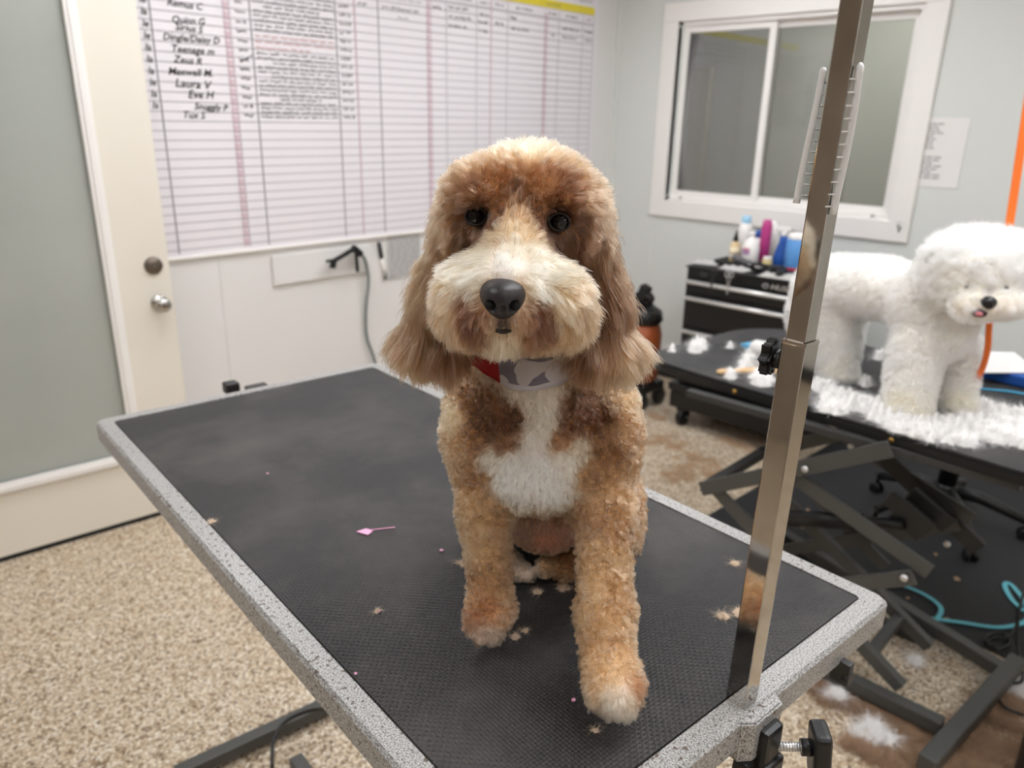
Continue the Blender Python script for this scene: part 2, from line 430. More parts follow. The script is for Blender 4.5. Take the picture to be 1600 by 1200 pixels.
mb = MB(); mb.lathe(DM @ V(kx, 0, 0.871), [(0.03, 0), (0.03, 0.004), (0.022, 0.008), (0.012, 0.012), (0.012, 0.03), (0.022, 0.036), (0.0275, 0.05), (0.026, 0.062), (0.016, 0.068), (0.006, 0.069)], axis=DM.to_3x3() @ V(0, -1, 0))
k = mb.build('door_knob', M['knob'], door)
mb = MB(); q = DM @ V(kx, -0.068, 0.871); mb.lathe(q, [(0.009, 0), (0.008, 0.004), (0.004, 0.006)], axis=DM.to_3x3() @ V(0, -1, 0), seg=14); mb.build('knob_button', M['bronze'], k)
mb = MB(); mb.lathe(DM @ V(kx-0.003, 0, 1.012), [(0.033, 0), (0.032, 0.006), (0.028, 0.010), (0.006, 0.011)], axis=DM.to_3x3() @ V(0, -1, 0)); d = mb.build('deadbolt', M['bronze'], door)
mb = MB(); mb.box(DM @ V(kx-0.003, -0.013, 1.012), (0.010, 0.004, 0.004), rz=ang); mb.build('keyhole', M['knob'], d)

# ceiling lights
ML = mat('light_diffuser', (255,255,255), 0.5, emit=((249,251,255), LAMP))
LIGHT_AT = ['above the floor between whiteboard and near table', 'above the tool chest and window', 'above the glazed door', 'above the near grooming table edge', 'above the far table beside the white dog', 'in the back left of the room', 'at the rear, opposite the whiteboard']
for (lx, ly) in LIGHTS:
    t = empty('ceiling_light', (lx, ly, CEIL-0.05), 'white framed fluorescent ceiling panel ' + LIGHT_AT[LIGHTS.index((lx, ly))], 'ceiling light', group='ceiling light panels')
    mb = MB()
    for (cx, cy, sx_, sy_) in ((0, 0.31, 1.24, 0.03), (0, -0.31, 1.24, 0.03), (0.61, 0, 0.03, 0.62), (-0.61, 0, 0.03, 0.62)):
        mb.box((lx+cx, ly+cy, CEIL-0.027), (sx_, sy_, 0.05), bev=0.003)
    mb.build('light_frame', M['trimwhite'], t)
    MB().box((lx, ly, CEIL-0.02), (1.19, 0.59, 0.03)).build('light_diffuser', ML, t)

# ------------------------------------------------------------------ whiteboard on the back wall
BX0, BX1, BZ0, BZ1 = 0.95, 3.90, 1.01, 2.24
yf = YB-0.012                                   # board face
board = empty('whiteboard', (2.4, YB, 1.0), 'large white schedule board with printed grid and handwriting behind the brown dog', 'whiteboard')
MBoard = mat('board_surface', (232,228,232), 0.22, spec=0.5)
MB().box(((BX0+BX1)/2, YB-0.006, (BZ0+BZ1)/2), (BX1-BX0, 0.011, BZ1-BZ0)).build('board_panel', MBoard, board)
MB().box(((BX0+BX1)/2-0.02, YB-0.009, BZ0-0.005), (BX1-BX0-0.1, 0.018, 0.014), bev=0.003).build('bottom_rail', M['trimwhite'], board)
cols_dark = [1.296, 1.687, 2.083, 2.31]; cols_grey = [2.716, 2.919, 3.141, 3.55, 3.76, 3.861, 1.60]; cols_pink = [2.183, 3.02]
dash = [1.588, 2.607, 3.444]
def fl(mb, x0, x1, z0, z1, off=0.0006):
    mb.quad((x0, yf-off, z0), (x1, yf-off, z0), (x1, yf-off, z1), (x0, yf-off, z1))
rows = [1.036+0.0346*k for k in range(31)]
mb = MB()
for z in rows:
    if z < 2.09: fl(mb, BX0+0.1, 3.861, z-0.0030, z+0.0030)
fl(mb, 1.1, 3.861, 2.078, 2.083); fl(mb, 1.1, 3.861, 2.122, 2.126)
mb.build('row_lines', M['line'], board)
mb = MB()
for x in cols_dark: fl(mb, x-0.0028, x+0.0028, 1.022, 2.12, 0.0009)
mb.build('column_lines', M['dline'], board)
mb = MB()
for x in cols_grey: fl(mb, x-0.0035, x+0.0035, 1.022, 2.12, 0.0009)
mb.build('column_lines', M['line'], board)
mb = MB()
for x in cols_pink: fl(mb, x-0.004, x+0.004, 1.022, 2.12, 0.0009)
for x in dash:
    fl(mb, x-0.015, x-0.013, 1.022, 2.12, 0.0011); fl(mb, x+0.013, x+0.015, 1.022, 2.12, 0.0011)
    for z in rows:
        if z < 2.08: fl(mb, x-0.012, x+0.012, z-0.007, z+0.002, 0.0011); fl(mb, x-0.012, x-0.009, z+0.002, z+0.024, 0.0011)
mb.build('pink_tick_boxes', M['pline'], board)
mb = MB()
for x in dash:
    for z in rows:
        if z < 2.08: fl(mb, x-0.0085, x+0.0085, z+0.004, z+0.021, 0.0013)
mb.build('tick_squares', M['pinkfill'], board)
mb = MB(); fl(mb, 1.75, 3.862, 2.128, 2.168, 0.0011); mb.build('yellow_header', M['yellow'], board)
BF = Matrix(((1,0,0,0), (0,0,-1,0), (0,1,0,0), (0,0,0,1)))      # text plane -> wall plane facing -Y
def btext(mb, txt, x, z, size, shear=0.15, sx=1.0, rot=0.0):
    add_text(mb, txt, size, Matrix.Translation((x, yf-0.0016, z)) @ BF @ Matrix.Rotation(rot, 4, 'Z'), shear, sx)
mb = MB()
names = [('Bella L', 1.375, 1.880, .034), ('Remus C', 1.36, 1.842, .034), ('Quinn G', 1.37, 1.786, .034), ('Sirius S', 1.38, 1.762, .034), ('Dingle/Daisy D', 1.33, 1.725, .034),
         ('Teenage m', 1.355, 1.686, .036), ('Zeus R', 1.36, 1.650, .036), ('Maxwell M.', 1.335, 1.607, .036), ('Laura V', 1.355, 1.566, .042), ('Eve H', 1.40, 1.527, .040), ('Snuggly P', 1.42, 1.487, .034), ('Tux S', 1.37, 1.455, .036)]
dzn = 0.0
for i, (t, x, z, s_) in enumerate(names):
    btext(mb, t, x, z+0.078, s_*1.0, 0.25, 1.05, random.uniform(-0.04, 0.04))
for i in range(11): btext(mb, random.choice(['le', 'te', 'la']), 1.262, 1.96-0.0395*i, 0.034, 0.2)
mb.build('handwritten_names', M['ink'], board)
def scribble(mb, x0, x1, z, h, dens=1.0, wd=0.0016, gap=0.2):
    """illegible joined handwriting: short words of up-and-down pen strokes"""
    x = x0
    while x < x1:
        L = random.uniform(0.02, 0.055); xe = min(x+L, x1); pts = []; n = max(3, int((xe-x)/0.0055))
        for i in range(n+1):
            pts.append((x+(xe-x)*i/n + random.uniform(-.0015, .0015), z + h*(0.5+0.5*(-1)**i*random.uniform(0.2, 1.0)) - h*0.2))
        for (a, b) in zip(pts[:-1], pts[1:]):
            dx, dz = b[0]-a[0], b[1]-a[1]; l = math.hypot(dx, dz)+1e-6; nx, nz = -dz/l*wd/2, dx/l*wd/2
            mb.quad((a[0]-nx, yf-.0016, a[1]-nz), (b[0]-nx, yf-.0016, b[1]-nz), (b[0]+nx, yf-.0016, b[1]+nz), (a[0]+nx, yf-.0016, a[1]+nz))
        x = xe + random.uniform(0.004, 0.012)
mb = MB()
k = 0
for z in np.arange(1.538, 2.06, 0.0172):
    if 1.79 < z < 1.85: continue
    full = random.random() < 0.8
    scribble(mb, 1.70+(0 if full else random.uniform(0, .1)), 2.07 - (0 if full else random.uniform(0.0, 0.15)), z, 0.0125, wd=0.0027)
for z in np.arange(1.535, 2.07, 0.0346):
    scribble(mb, 2.10, 2.16, z+0.006, 0.017, wd=0.0024)
    if random.random() < .8: scribble(mb, 1.625, 1.665, z+0.006, 0.016, wd=0.0028)
scribble(mb, 2.20, 2.29, 2.045, 0.016); scribble(mb, 2.20, 2.25, 2.01, 0.018, wd=.0025)
scribble(mb, 2.33, 2.56, 2.05, 0.016); scribble(mb, 2.33, 2.55, 2.01, 0.018, wd=.0022); scribble(mb, 2.42, 2.48, 1.975, 0.014)
for (a, b, z) in ((2.63, 2.68, 2.04), (2.73, 2.86, 2.05), (2.73, 2.88, 2.01), (2.73, 2.85, 1.97), (2.94, 3.0, 2.04), (2.93, 3.0, 2.005), (2.93, 3.0, 1.965), (3.05, 3.11, 2.01), (3.16, 3.21, 2.045), (3.17, 3.3, 1.995), (3.49, 3.52, 1.99), (3.58, 3.72, 2.03), (3.58, 3.70, 1.985), (3.78, 3.85, 2.03), (3.78, 3.85, 1.985)):
    scribble(mb, a, b, z, 0.018, wd=0.0026)
mb.tube([(1.63, yf-.002, 1.745), (1.685, yf-.002, 1.775)], 0.0016, seg=4)
mb.build('handwritten_notes', M['ink'], board)
mb = MB()
for z in (1.80, 1.822, 1.842): scribble(mb, 1.70, 2.07 if z > 1.81 else 1.95, z, 0.012, wd=0.0022)
mb.build('red_handwriting', M['inkred'], board)
mb = MB()
for (a, b) in ((1.36, 1.5), (2.4, 2.5), (2.75, 2.88), (2.94, 3.0), (3.05, 3.11), (3.2, 3.33), (3.46, 3.53), (3.6, 3.71), (3.79, 3.84)): scribble(mb, a, b, 2.095, 0.016, wd=0.003)
scribble(mb, 3.44, 3.56, 2.142, 0.014, wd=0.003); scribble(mb, 3.72, 3.84, 2.19, 0.014, wd=0.003)
mb.build('printed_headings', M['inkgrey'], board)

# things on the back wall
bx = MB(); bx.box((1.955, YB-0.008, 0.905), (0.52, 0.016, 0.13), bev=0.004)
tag(bx.build('wall_box', M['wall_back']), 'shallow white wall box under the schedule board, with a plug hanging over it', 'box')
cd = empty('extension_cord', (2.10, YB-0.05, 0.93), 'grey cord with black plug clamp hanging down the white back wall', 'cord')
mb = MB(); c0 = V(2.095, YB-0.055, 0.955)
mb.bar(c0+V(-0.005,0,0.01), c0+V(-0.125, 0, -0.035), 0.022, 0.016, bev=0.004)
mb.bar(c0+V(-0.115,0,-0.03), c0+V(-0.125, 0, -0.065), 0.014, 0.028, bev=0.004); mb.bar(c0+V(-0.12,0,-0.028), c0+V(-0.155, 0, -0.03), 0.012, 0.012, bev=0.002)
mb.bar(c0+V(-0.01,0,0.02), c0+V(0.035, 0, -0.02), 0.03, 0.03, bev=0.006); mb.bar(c0+V(0.008,0,0), c0+V(0.012, 0, -0.10), 0.012, 0.014, bev=0.003)
mb.build('plug', M['black'], cd)
mb = MB(); mb.tube(bez([c0+V(0.03,0,-0.01), V(2.165, YB-0.04, 0.90), V(2.185, YB-0.03, 0.80), V(2.17, YB-0.02, 0.66), V(2.168, YB-0.02, 0.52), V(2.20, YB-0.03, 0.40), V(2.23, YB-0.05, 0.2), V(2.25, YB-0.06, 0.012)]), 0.0075, seg=8)
mb.build('cable', mat('grey_cable', (120,126,124), 0.5), cd)
mk = empty('marker_pen', (2.285, YB-0.012, 0.88), 'black marker pen clipped to the wall below the schedule board', 'pen')
mb = MB(); mb.cyl((2.300, YB-0.012, 0.80), (2.283, YB-0.012, 0.90), 0.0075, seg=12, bev=0.002); mb.build('barrel', M['trimwhite'], mk)
mb = MB(); mb.cyl((2.283, YB-0.012, 0.895), (2.270, YB-0.012, 0.975), 0.0088, seg=12, bev=0.002); mb.cyl((2.302, YB-0.012, 0.79), (2.298, YB-0.012, 0.83), 0.0082, seg=12, bev=0.002); mb.build('cap', M['black'], mk)
pp = empty('notice_sheet', (2.42, YB-0.004, 0.78), 'grey printed sheet hanging on the back wall, left of the brown dog\'s head', 'paper')
MB().box((2.43, YB-0.004, 0.895), (0.21, 0.002, 0.225)).build('sheet', mat('grey_sheet', (196,194,193), 0.8), pp)
mb = MB()
for i in range(14):
    z = 0.995-0.0155*i
    x = 2.335
    while x < 2.52:
        l = random.uniform(0.012, 0.04); mb.quad((x, YB-0.0055, z), (min(x+l, 2.525), YB-0.0055, z), (min(x+l, 2.525), YB-0.0055, z+0.005), (x, YB-0.0055, z+0.005)); x += l+0.006
mb.build('printed_lines', M['inkgrey'], pp)
# paper beside the window
q = [onx(*p, XW-0.003) for p in ((1432,184), (1517,184), (1495,297), (1416,288))]
pp = empty('notice_sheet', (XW-0.003, q[0].y-0.1, q[3].z), 'white printed list taped to the wall right of the window', 'paper')
yA, yB_, zA, zB = (q[0].y+q[3].y)/2, (q[1].y+q[2].y)/2, (q[0].z+q[1].z)/2, (q[2].z+q[3].z)/2
MB().box((XW-0.003, (yA+yB_)/2, (zA+zB)/2), (0.0016, abs(yA-yB_), zA-zB)).build('sheet', M['paper'], pp)
mb = MB()
for i in range(19):
    if i in (9, 10): continue
    z = zA-0.03-0.0135*i; L = random.uniform(0.05, 0.10)*(1.0 if i < 9 else 1.25); y0_ = yA-0.035
    for kk in range(3):
        a = y0_-L*kk/3; b = a-L/3*0.85
        mb.quad((XW-0.0048, a, z), (XW-0.0048, b, z), (XW-0.0048, b, z+0.005), (XW-0.0048, a, z+0.005))
mb.build('printed_lines', M['inkgrey'], pp)

# ------------------------------------------------------------------ near grooming table
TA = math.radians(-6.0)
ux = V(math.cos(TA), math.sin(TA), 0); uy = V(-math.sin(TA), math.cos(TA), 0)
c_far_l, c_far_r = V(0.437, 1.491, 0), V(1.041, 1.427, 0)
TW, TL = 0.612, 1.222
TC = (c_far_l+c_far_r)/2 - uy*(TL/2)
def tp(u, v, z): return TC + ux*u + uy*v + V(0, 0, z)
TM = Matrix.Translation(TC) @ Matrix.Rotation(TA, 4, 'Z')
table = empty('grooming_table', TC, 'near grooming table with black rubber top and speckled grey steel rim, under the brown dog', 'grooming table', rz=TA)
outer = rrect(TW, TL, 0.018, 5); inner = rrect(TW-0.054, TL-0.054, 0.008, 5)
mb = MB(); bm = mb.bm
def ring_v(poly, z): return [bm.verts.new((p[0], p[1], z)) for p in poly]
th = 0.034
o0, o1, o2 = ring_v(outer, TZ-th), ring_v(outer, TZ-0.004), ring_v(rrect(TW-0.008, TL-0.008, 0.016, 5), TZ)
i0, i1 = ring_v(inner, TZ), ring_v(inner, TZ-0.008)
ib = ring_v(rrect(TW-0.03, TL-0.03, 0.012, 5), TZ-th)
n_ = len(outer)
for A, B in ((o0, o1), (o1, o2), (o2, i0), (i0, i1), (ib, o0)):
    for k in range(n_): bm.faces.new((A[k], A[(k+1) % n_], B[(k+1) % n_], B[k]))
bmesh.ops.transform(bm, matrix=TM, verts=bm.verts)
mb.build('rim', M['hammer'], table)
mb = MB(); mb.prism(rrect(TW-0.056, TL-0.056, 0.008, 5), TZ-0.010, TZ-0.0008, bev=0.0015, xf=TM)
rm = mb.build('rubber_top', M['rubber'], table)
mb = MB(); mb.prism(rrect(TW-0.032, TL-0.032, 0.012, 5), TZ-th+0.002, TZ-0.012, xf=TM); mb.build('board', M['dark_steel'], table)
# clamp lug on the near rim where the post stands, and a plate behind it
lug = V(0.622, 0.240, 0)
ll = (lug-TC); lu, lv = ll.dot(ux), ll.dot(uy)
mb = MB(); mb.prism([(lu-0.028, lv+0.03), (lu-0.028, -TL/2-0.001), (lu-0.016, -TL/2-0.010), (lu+0.030, -TL/2-0.010), (lu+0.036, -TL/2-0.001), (lu+0.036, lv+0.03)], TZ-0.050, TZ-0.002, bev=0.002, xf=TM)
mb.build('clamp_lug', M['hammer'], table)
for (u, v, rr) in ((-0.01+0.11, -TL/2-0.006, 0),):
    mb = MB(); u += 0.03; mb.box(tp(u+0.06, v+0.004, TZ-0.045), (0.012, 0.022, 0.03), rz=TA, bev=0.003); mb.cyl(tp(u+0.06, v-0.008, TZ-0.05), tp(u+0.06, v+0.0, TZ-0.05), 0.008, seg=14); mb.build('eye_bolt', M['dark_steel'], table)
# far-end clamps
mb = MB(); q = onz(365, 603, TZ); mb.box(V(q.x, q.y+0.012, TZ-0.006), (0.030, 0.03, 0.024), rz=TA, bev=0.005); mb.build('far_clamp', M['black'], table)
mb = MB(); q = onz(400, 602, TZ); mb.box(V(q.x, q.y+0.0, TZ-0.006), (0.045, 0.02, 0.014), rz=TA, bev=0.003); mb.build('far_latch', M['dark_steel'], table)
# lifting base
mb = MB()
for s_ in (-1, 1): mb.bar(tp(0.12+s_*0.12, -0.45, 0.03), tp(0.12+s_*0.12, 0.56, 0.03), 0.035, 0.035, bev=0.004)
for v in (-0.45,): mb.bar(tp(-0.20, v, 0.032), tp(0.27, v, 0.032), 0.045, 0.045, bev=0.004)
mb.build('base_frame', M['grey_steel'], table)
qa, qb, qc = onz(330, 1187, 0.03), onz(500, 1100, 0.03), onz(415, 1140, 0.03)
for s_ in (-1, 1):
    mb = MB(); mb.bar(tp(.09+s_*0.13, -0.43, 0.07), tp(.09+s_*0.13, 0.30, 0.93), 0.012, 0.045, bev=0.002); mb.build('lift_arm', M['grey_steel'], table)
    mb = MB(); mb.bar(tp(.09+s_*0.11, 0.22, 0.07), tp(.09+s_*0.11, -0.40, 0.93), 0.012, 0.045, bev=0.002); mb.build('lift_arm', M['grey_steel'], table)
mb = MB()
for s_ in (-1, 1): mb.bar(tp(s_*0.19, -0.40, 0.945), tp(s_*0.19, 0.46, 0.945), 0.03, 0.04, bev=0.002)
for v in (-0.36, 0.40): mb.bar(tp(-0.2, v, 0.945), tp(0.2, v, 0.945), 0.03, 0.03, bev=0.002)
mb.build('top_frame', M['dark_steel'], table)
mb = MB(); mb.cyl(tp(.1, -0.25, 0.10), tp(.1, 0.02, 0.80), 0.028, seg=20); mb.build('lift_cylinder', M['black'], table)
mb = MB(); mb.bar(tp(-0.03, 0.17, 0.05), tp(0.22, 0.17, 0.05), 0.03, 0.03); mb.build('cross_bar', M['grey_steel'], table)
mb = MB(); mb.box(tp(.07, 0.12, 0.095), (0.2, 0.14, 0.09), rz=TA, bev=0.006); mb.build('motor_box', M['dark_steel'], table)
# outrigger foot rails at the near-left, with the cable looped over
mb = MB(); a, b = onz(300, 1200, 0.03), onz(520, 1098, 0.03); c, d = onz(418, 1142, 0.03), onz(470, 1230, 0.03)
mb.bar(a-(b-a)*0.1, b+(b-a)*0.9, 0.035, 0.035, bev=0.003)
mb.build('foot_rail', M['grey_steel'], table)
mb = MB(); mb.tube(bez([onz(560, 1125, 0.25), onz(500, 1108, 0.12), onz(450, 1125, 0.075), onz(428, 1155, 0.065), onz(425, 1200, 0.05)]), 0.005, seg=8); mb.build('cable', M['black'], table)

# ------------------------------------------------------------------ steel post clamped to the table
arm = empty('grooming_post', V(0.6245, 0.2635, TZ), 'upright square chrome post clamped to the near table edge, right of the brown dog', 'grooming post', rz=TA)
LEAN = V(0.0067, -0.0160, 1).normalized()
pc = V(0.6231, 0.2608, TZ)
def pbox(mb, z0, z1, s, bev, hollow=False, off=V(0,0,0)):
    a = pc + LEAN*(z0-TZ) + off; b = pc + LEAN*(z1-TZ) + off
    ZR = Matrix.Rotation(TA, 3, 'Z')
    x = ZR @ V(1, 0, 0); x = (x-LEAN*x.dot(LEAN)).normalized(); y = LEAN.cross(x)
    mb.box((a+b)/2, (s, s, (b-a).length), rot=Matrix((x, y, LEAN)).transposed(), bev=bev)
    return x, y
zc = 1.3757
mb = MB(); X_, Y_ = pbox(mb, TZ-0.001, zc, 0.0222, 0.0012); lt = mb.build('lower_tube', M['chromeworn'], arm)
mb = MB(); pbox(mb, zc+0.0002, 2.05, 0.0180, 0.0014); mb.build('upper_tube', M['chromeworn'], arm)
mb = MB(); q = pc + LEAN*(zc-TZ)
for sx_, sy_, dx, dy in ((1, 0, 0.0014, 0.0222), (-1, 0, 0.0014, 0.0222), (0, 1, 0.0222, 0.0014), (0, -1, 0.0222, 0.0014)):
    mb.box(q + X_*sx_*0.0104 + Y_*sy_*0.0104 + LEAN*0.0012, (dx, dy, 0.003), rot=Matrix((X_, Y_, LEAN)).transposed(), bev=0.0003)
mb.build('tube_lip', M['chrome'], arm)
# star knob on the left face
kb = pc + LEAN*(1.358-TZ)
mb = MB()
# knob sits on the far-left side, stem towards the back-left
kdir = (Y_*0.97 - X_*0.22).normalized()
kc = kb + kdir*0.019
mb.cyl(kb + kdir*0.009, kc, 0.005, seg=12); st = mb.build('knob_stem', M['dark_steel'], arm)
mb = MB(); prof = []
nlobe = 7; pts = []
for i in range(56):
    a = 2*math.pi*i/56; r = 0.0150 + 0.0028*math.cos(nlobe*a); pts.append((r*math.cos(a), r*math.sin(a)))
R_ = mb.frm(V(0,0,0), kdir); mb.prism(pts, 0, 0.010, bev=0.002, xf=Matrix.Translation(kc) @ R_.to_4x4())
mb.cyl(kc - kdir*0.006, kc+kdir*0.001, 0.009, seg=18); mb.build('star_knob', M['black'], arm)
# clamp under the table edge: block, threaded pin, wing handle
cb = lug + ux*0.024 - uy*0.022 + V(0,0,TZ-0.04) - RD*0.022
mb = MB(); mb.box(cb, (0.030, 0.020, 0.05), rz=TA, bev=0.006); mb.box(cb+V(0.002,-0.002,-0.040), (0.033, 0.024, 0.05), rz=TA, bev=0.005)
mb.box(cb+V(0.004,-0.002,-0.085), (0.026, 0.02, 0.09), rz=TA, bev=0.004)
mb.bar(cb+V(-0.02, 0.01, -0.01), cb+V(-0.035, 0.012, -0.14), 0.016, 0.024, bev=0.003)
mb.build('clamp_bracket', M['black'], arm)
wd = (RD*0.96 + V(0,0,0.10) - GD*0.12).normalized()
w0 = cb + V(0.004, 0, -0.006)
mb = MB(); mb.cyl(w0, w0+wd*0.040, 0.0042, seg=14)
for k in range(9): mb.cyl(w0+wd*(0.013+0.0028*k), w0+wd*(0.0142+0.0028*k), 0.0049, seg=14)
mb.build('threaded_pin', M['alu'], arm)
mb = MB(); hc = w0+wd*0.046; mb.cyl(w0+wd*0.033, hc, 0.0085, seg=16)
side = wd.cross(V(0,0,1)).normalized(); hu = side.cross(wd).normalized()
Rh = Matrix((wd, side, hu)).transposed()
mb.box(hc+wd*0.006-V(0,0,0.007), (0.018, 0.032, 0.062), rot=Rh, bev=0.006, seg=3)
mb.build('wing_handle', M['black'], arm)
# two clear plastic ribbed strips held to the post
def strip(label, side_sign, zt, zb, base_off, teeth_dir):
    t = empty('plastic_comb', base_off(zb), label, 'comb')
    mb = MB(); P = []
    n = 24
    for i in range(n+1):
        z = zb + (zt-zb)*i/n; P.append(base_off(z))
    rr = [0.0028]*(n+1); rr[0] = 0.003; rr[-1] = 0.0030
    mb.tube(P + [P[-1]+V(0,0,0.003)], rr+[0.0008], seg=10, flat=0.0028); mb.build('spine', M['clear'], t)
    mb = MB(); k = 11
    for i in range(k):
        z = zb + (zt-zb)*(0.06+0.86*i/(k-1)); p = base_off(z)
        mb.cyl(p+teeth_dir*0.001, p+teeth_dir*0.0085, 0.0008, 0.0006, seg=6)
    mb.build('teeth', mat('milky_plastic', (245,245,245), 0.25, trans=0.2), t)
def off_r(z): f = (z-1.485)/(1.59-1.485); c = pc + LEAN*(z-TZ); return c - Y_*0.0115 + X_*(-0.0050+0.0015*f) - Y_*0.003*math.sin(max(0, f)*2.6)
def off_l(z): f = (z-1.49)/(1.59-1.49); c = pc + LEAN*(z-TZ); return c - X_*0.0075 + Y_*(0.0155 + 0.0015*(1-f)) + Y_*0.002*math.cos(f*3)
strip('clear ribbed plastic strip on the right side of the chrome post', 1, 1.592, 1.484, off_r, (-RD*0.9-GD*0.35).normalized())
strip('clear ribbed plastic strip on the left side of the chrome post', -1, 1.589, 1.490, off_l, (RD*0.95-GD*0.2).normalized())
#@@ANIMALS
# ------------------------------------------------------------------ animals: smooth bodies from blended volumes, coats of single hairs
class SDF:
    def __init__(s, floor=None): s.p = []; s.floor = floor; s.carves = []
    def ell(s, c, r, k=0.02, roll=0, pitch=0, yaw=0, basis=None):
        B = Matrix((RD, GD, V(0,0,1))).transposed() if basis is None else basis
        R = B @ Matrix.Rotation(math.radians(yaw), 3, 'Z') @ Matrix.Rotation(math.radians(roll), 3, 'Y') @ Matrix.Rotation(math.radians(pitch), 3, 'X')
        s.p.append(('e', np.array(c, dtype=np.float32), np.array(r, dtype=np.float32), np.array(R, dtype=np.float32), k)); return s
    def cap(s, a, b, ra, rb, k=0.02): s.p.append(('c', np.array(a, dtype=np.float32), np.array(b, dtype=np.float32), ra, rb, k)); return s
    def prim(s, q, P):
        if q[0] == 'e':
            L = (P-q[1]) @ q[3]; k0 = np.linalg.norm(L/q[2], axis=1); k1 = np.linalg.norm(L/(q[2]**2), axis=1)+1e-9
            return k0*(k0-1)/k1 + 0*k0
        ab = q[2]-q[1]; t = np.clip(((P-q[1]) @ ab)/(ab@ab), 0, 1)
        return np.linalg.norm(P-(q[1]+t[:, None]*ab), axis=1) - (q[3]+t*(q[4]-q[3]))
    def ev(s, P):
        P = P.astype(np.float32); d = None
        for q in s.p:
            e = self_clip(s.prim(q, P)); k = q[-1]
            if d is None: d = e; continue
            h = np.maximum(k-np.abs(d-e), 0)/k; d = np.minimum(d, e) - h*h*k*0.25
        for (c, r, k) in s.carves:
            e = r-np.linalg.norm(P-np.array(c, dtype=np.float32), axis=1)
            h = np.maximum(k-np.abs(d-e), 0)/k; d = np.maximum(d, e) + h*h*k*0.25
        if s.floor is not None: d = np.maximum(d, s.floor-P[:, 2])
        return d
    def bounds(s):
        lo = np.full(3, 1e9); hi = -lo
        for q in s.p:
            if q[0] == 'e': r = q[2].max(); lo = np.minimum(lo, q[1]-r); hi = np.maximum(hi, q[1]+r)
            else:
                for c, r in ((q[1], q[3]), (q[2], q[4])): lo = np.minimum(lo, c-r); hi = np.maximum(hi, c+r)
        return lo-0.02, hi+0.02
    def march(s, px, py, g0):
        r = np.array(ray(px, py)); t = g0/np.dot(r, np.array(GD)); o = np.array(O)
        for _ in range(80):
            d = float(s.ev((o+r*t)[None])[0]); t += d*0.8
            if abs(d) < 2e-4: break
            if t > 6: return None
        return o+r*t
    def grad(s, P, e=0.0015):
        G = np.zeros_like(P, dtype=np.float32)
        for a in range(3):
            Q = P.copy(); Q[:, a] += e; G[:, a] = s.ev(Q); Q[:, a] -= 2*e; G[:, a] -= s.ev(Q)
        return G/(np.linalg.norm(G, axis=1)[:, None]+1e-9)
def self_clip(e): return e
def surface_nets(f, lo, hi, h):
    n = np.ceil((hi-lo)/h).astype(int)+1
    ax = [lo[i]+h*np.arange(n[i]) for i in range(3)]
    D = np.empty(tuple(n), dtype=np.float32)
    for i in range(n[0]):
        YY, ZZ = np.meshgrid(ax[1], ax[2], indexing='ij')
        P = np.stack([np.full(YY.size, ax[0][i]), YY.ravel(), ZZ.ravel()], 1); D[i] = f(P).reshape(YY.shape)
    S = D < 0
    cnt = np.zeros(tuple(n-1), dtype=np.int32); acc = np.zeros(tuple(n-1)+(3,), dtype=np.float64)
    def sl(o): return tuple(slice(o[i], n[i]-1+o[i]) for i in range(3))
    corners = [(a, b, c) for a in (0, 1) for b in (0, 1) for c in (0, 1)]
    for c0 in corners:
        for a in range(3):
            if c0[a] == 1: continue
            c1 = list(c0); c1[a] = 1
            d0 = D[sl(c0)]; d1 = D[sl(tuple(c1))]; x = (d0 < 0) != (d1 < 0)
            t = np.where(x, d0/np.where(np.abs(d0-d1) < 1e-12, 1, d0-d1), 0)
            for b in range(3): acc[..., b] += np.where(x, c0[b] + (t if b == a else 0), 0)
            cnt += x
    act = cnt > 0; idx = -np.ones(act.shape, dtype=np.int64); I = np.argwhere(act); idx[act] = np.arange(len(I))
    Vv = (I + acc[act]/cnt[act][:, None])*h + lo
    F = []
    for a in range(3):
        b, c = (a+1) % 3, (a+2) % 3
        s0 = [slice(None)]*3; s1 = [slice(None)]*3; s0[a] = slice(0, n[a]-1); s1[a] = slice(1, n[a])
        A = S[tuple(s0)]; B = S[tuple(s1)]; X = A != B
        E = np.argwhere(X); E = E[(E[:, b] > 0) & (E[:, c] > 0) & (E[:, b] < n[b]-1) & (E[:, c] < n[c]-1)]
        def cell(db, dc): Q = E.copy(); Q[:, b] -= db; Q[:, c] -= dc; return idx[Q[:, 0], Q[:, 1], Q[:, 2]]
        q = np.stack([cell(1, 1), cell(0, 1), cell(0, 0), cell(1, 0)], 1)
        fl_ = ~A[E[:, 0], E[:, 1], E[:, 2]]; q[fl_] = q[fl_][:, ::-1]; F.append(q)
    return Vv, np.concatenate(F)
def mesh_np(name, Vv, F):
    me = bpy.data.meshes.new(name); me.vertices.add(len(Vv)); me.vertices.foreach_set('co', np.asarray(Vv, dtype=np.float32).ravel())
    k = F.shape[1]; me.loops.add(F.size); me.loops.foreach_set('vertex_index', F.astype(np.int32).ravel())
    me.polygons.add(len(F)); me.polygons.foreach_set('loop_start', np.arange(0, F.size, k, dtype=np.int32)); me.polygons.foreach_set('loop_total', np.full(len(F), k, dtype=np.int32))
    me.polygons.foreach_set('use_smooth', np.ones(len(F), dtype=bool)); me.update(); me.validate(); return me
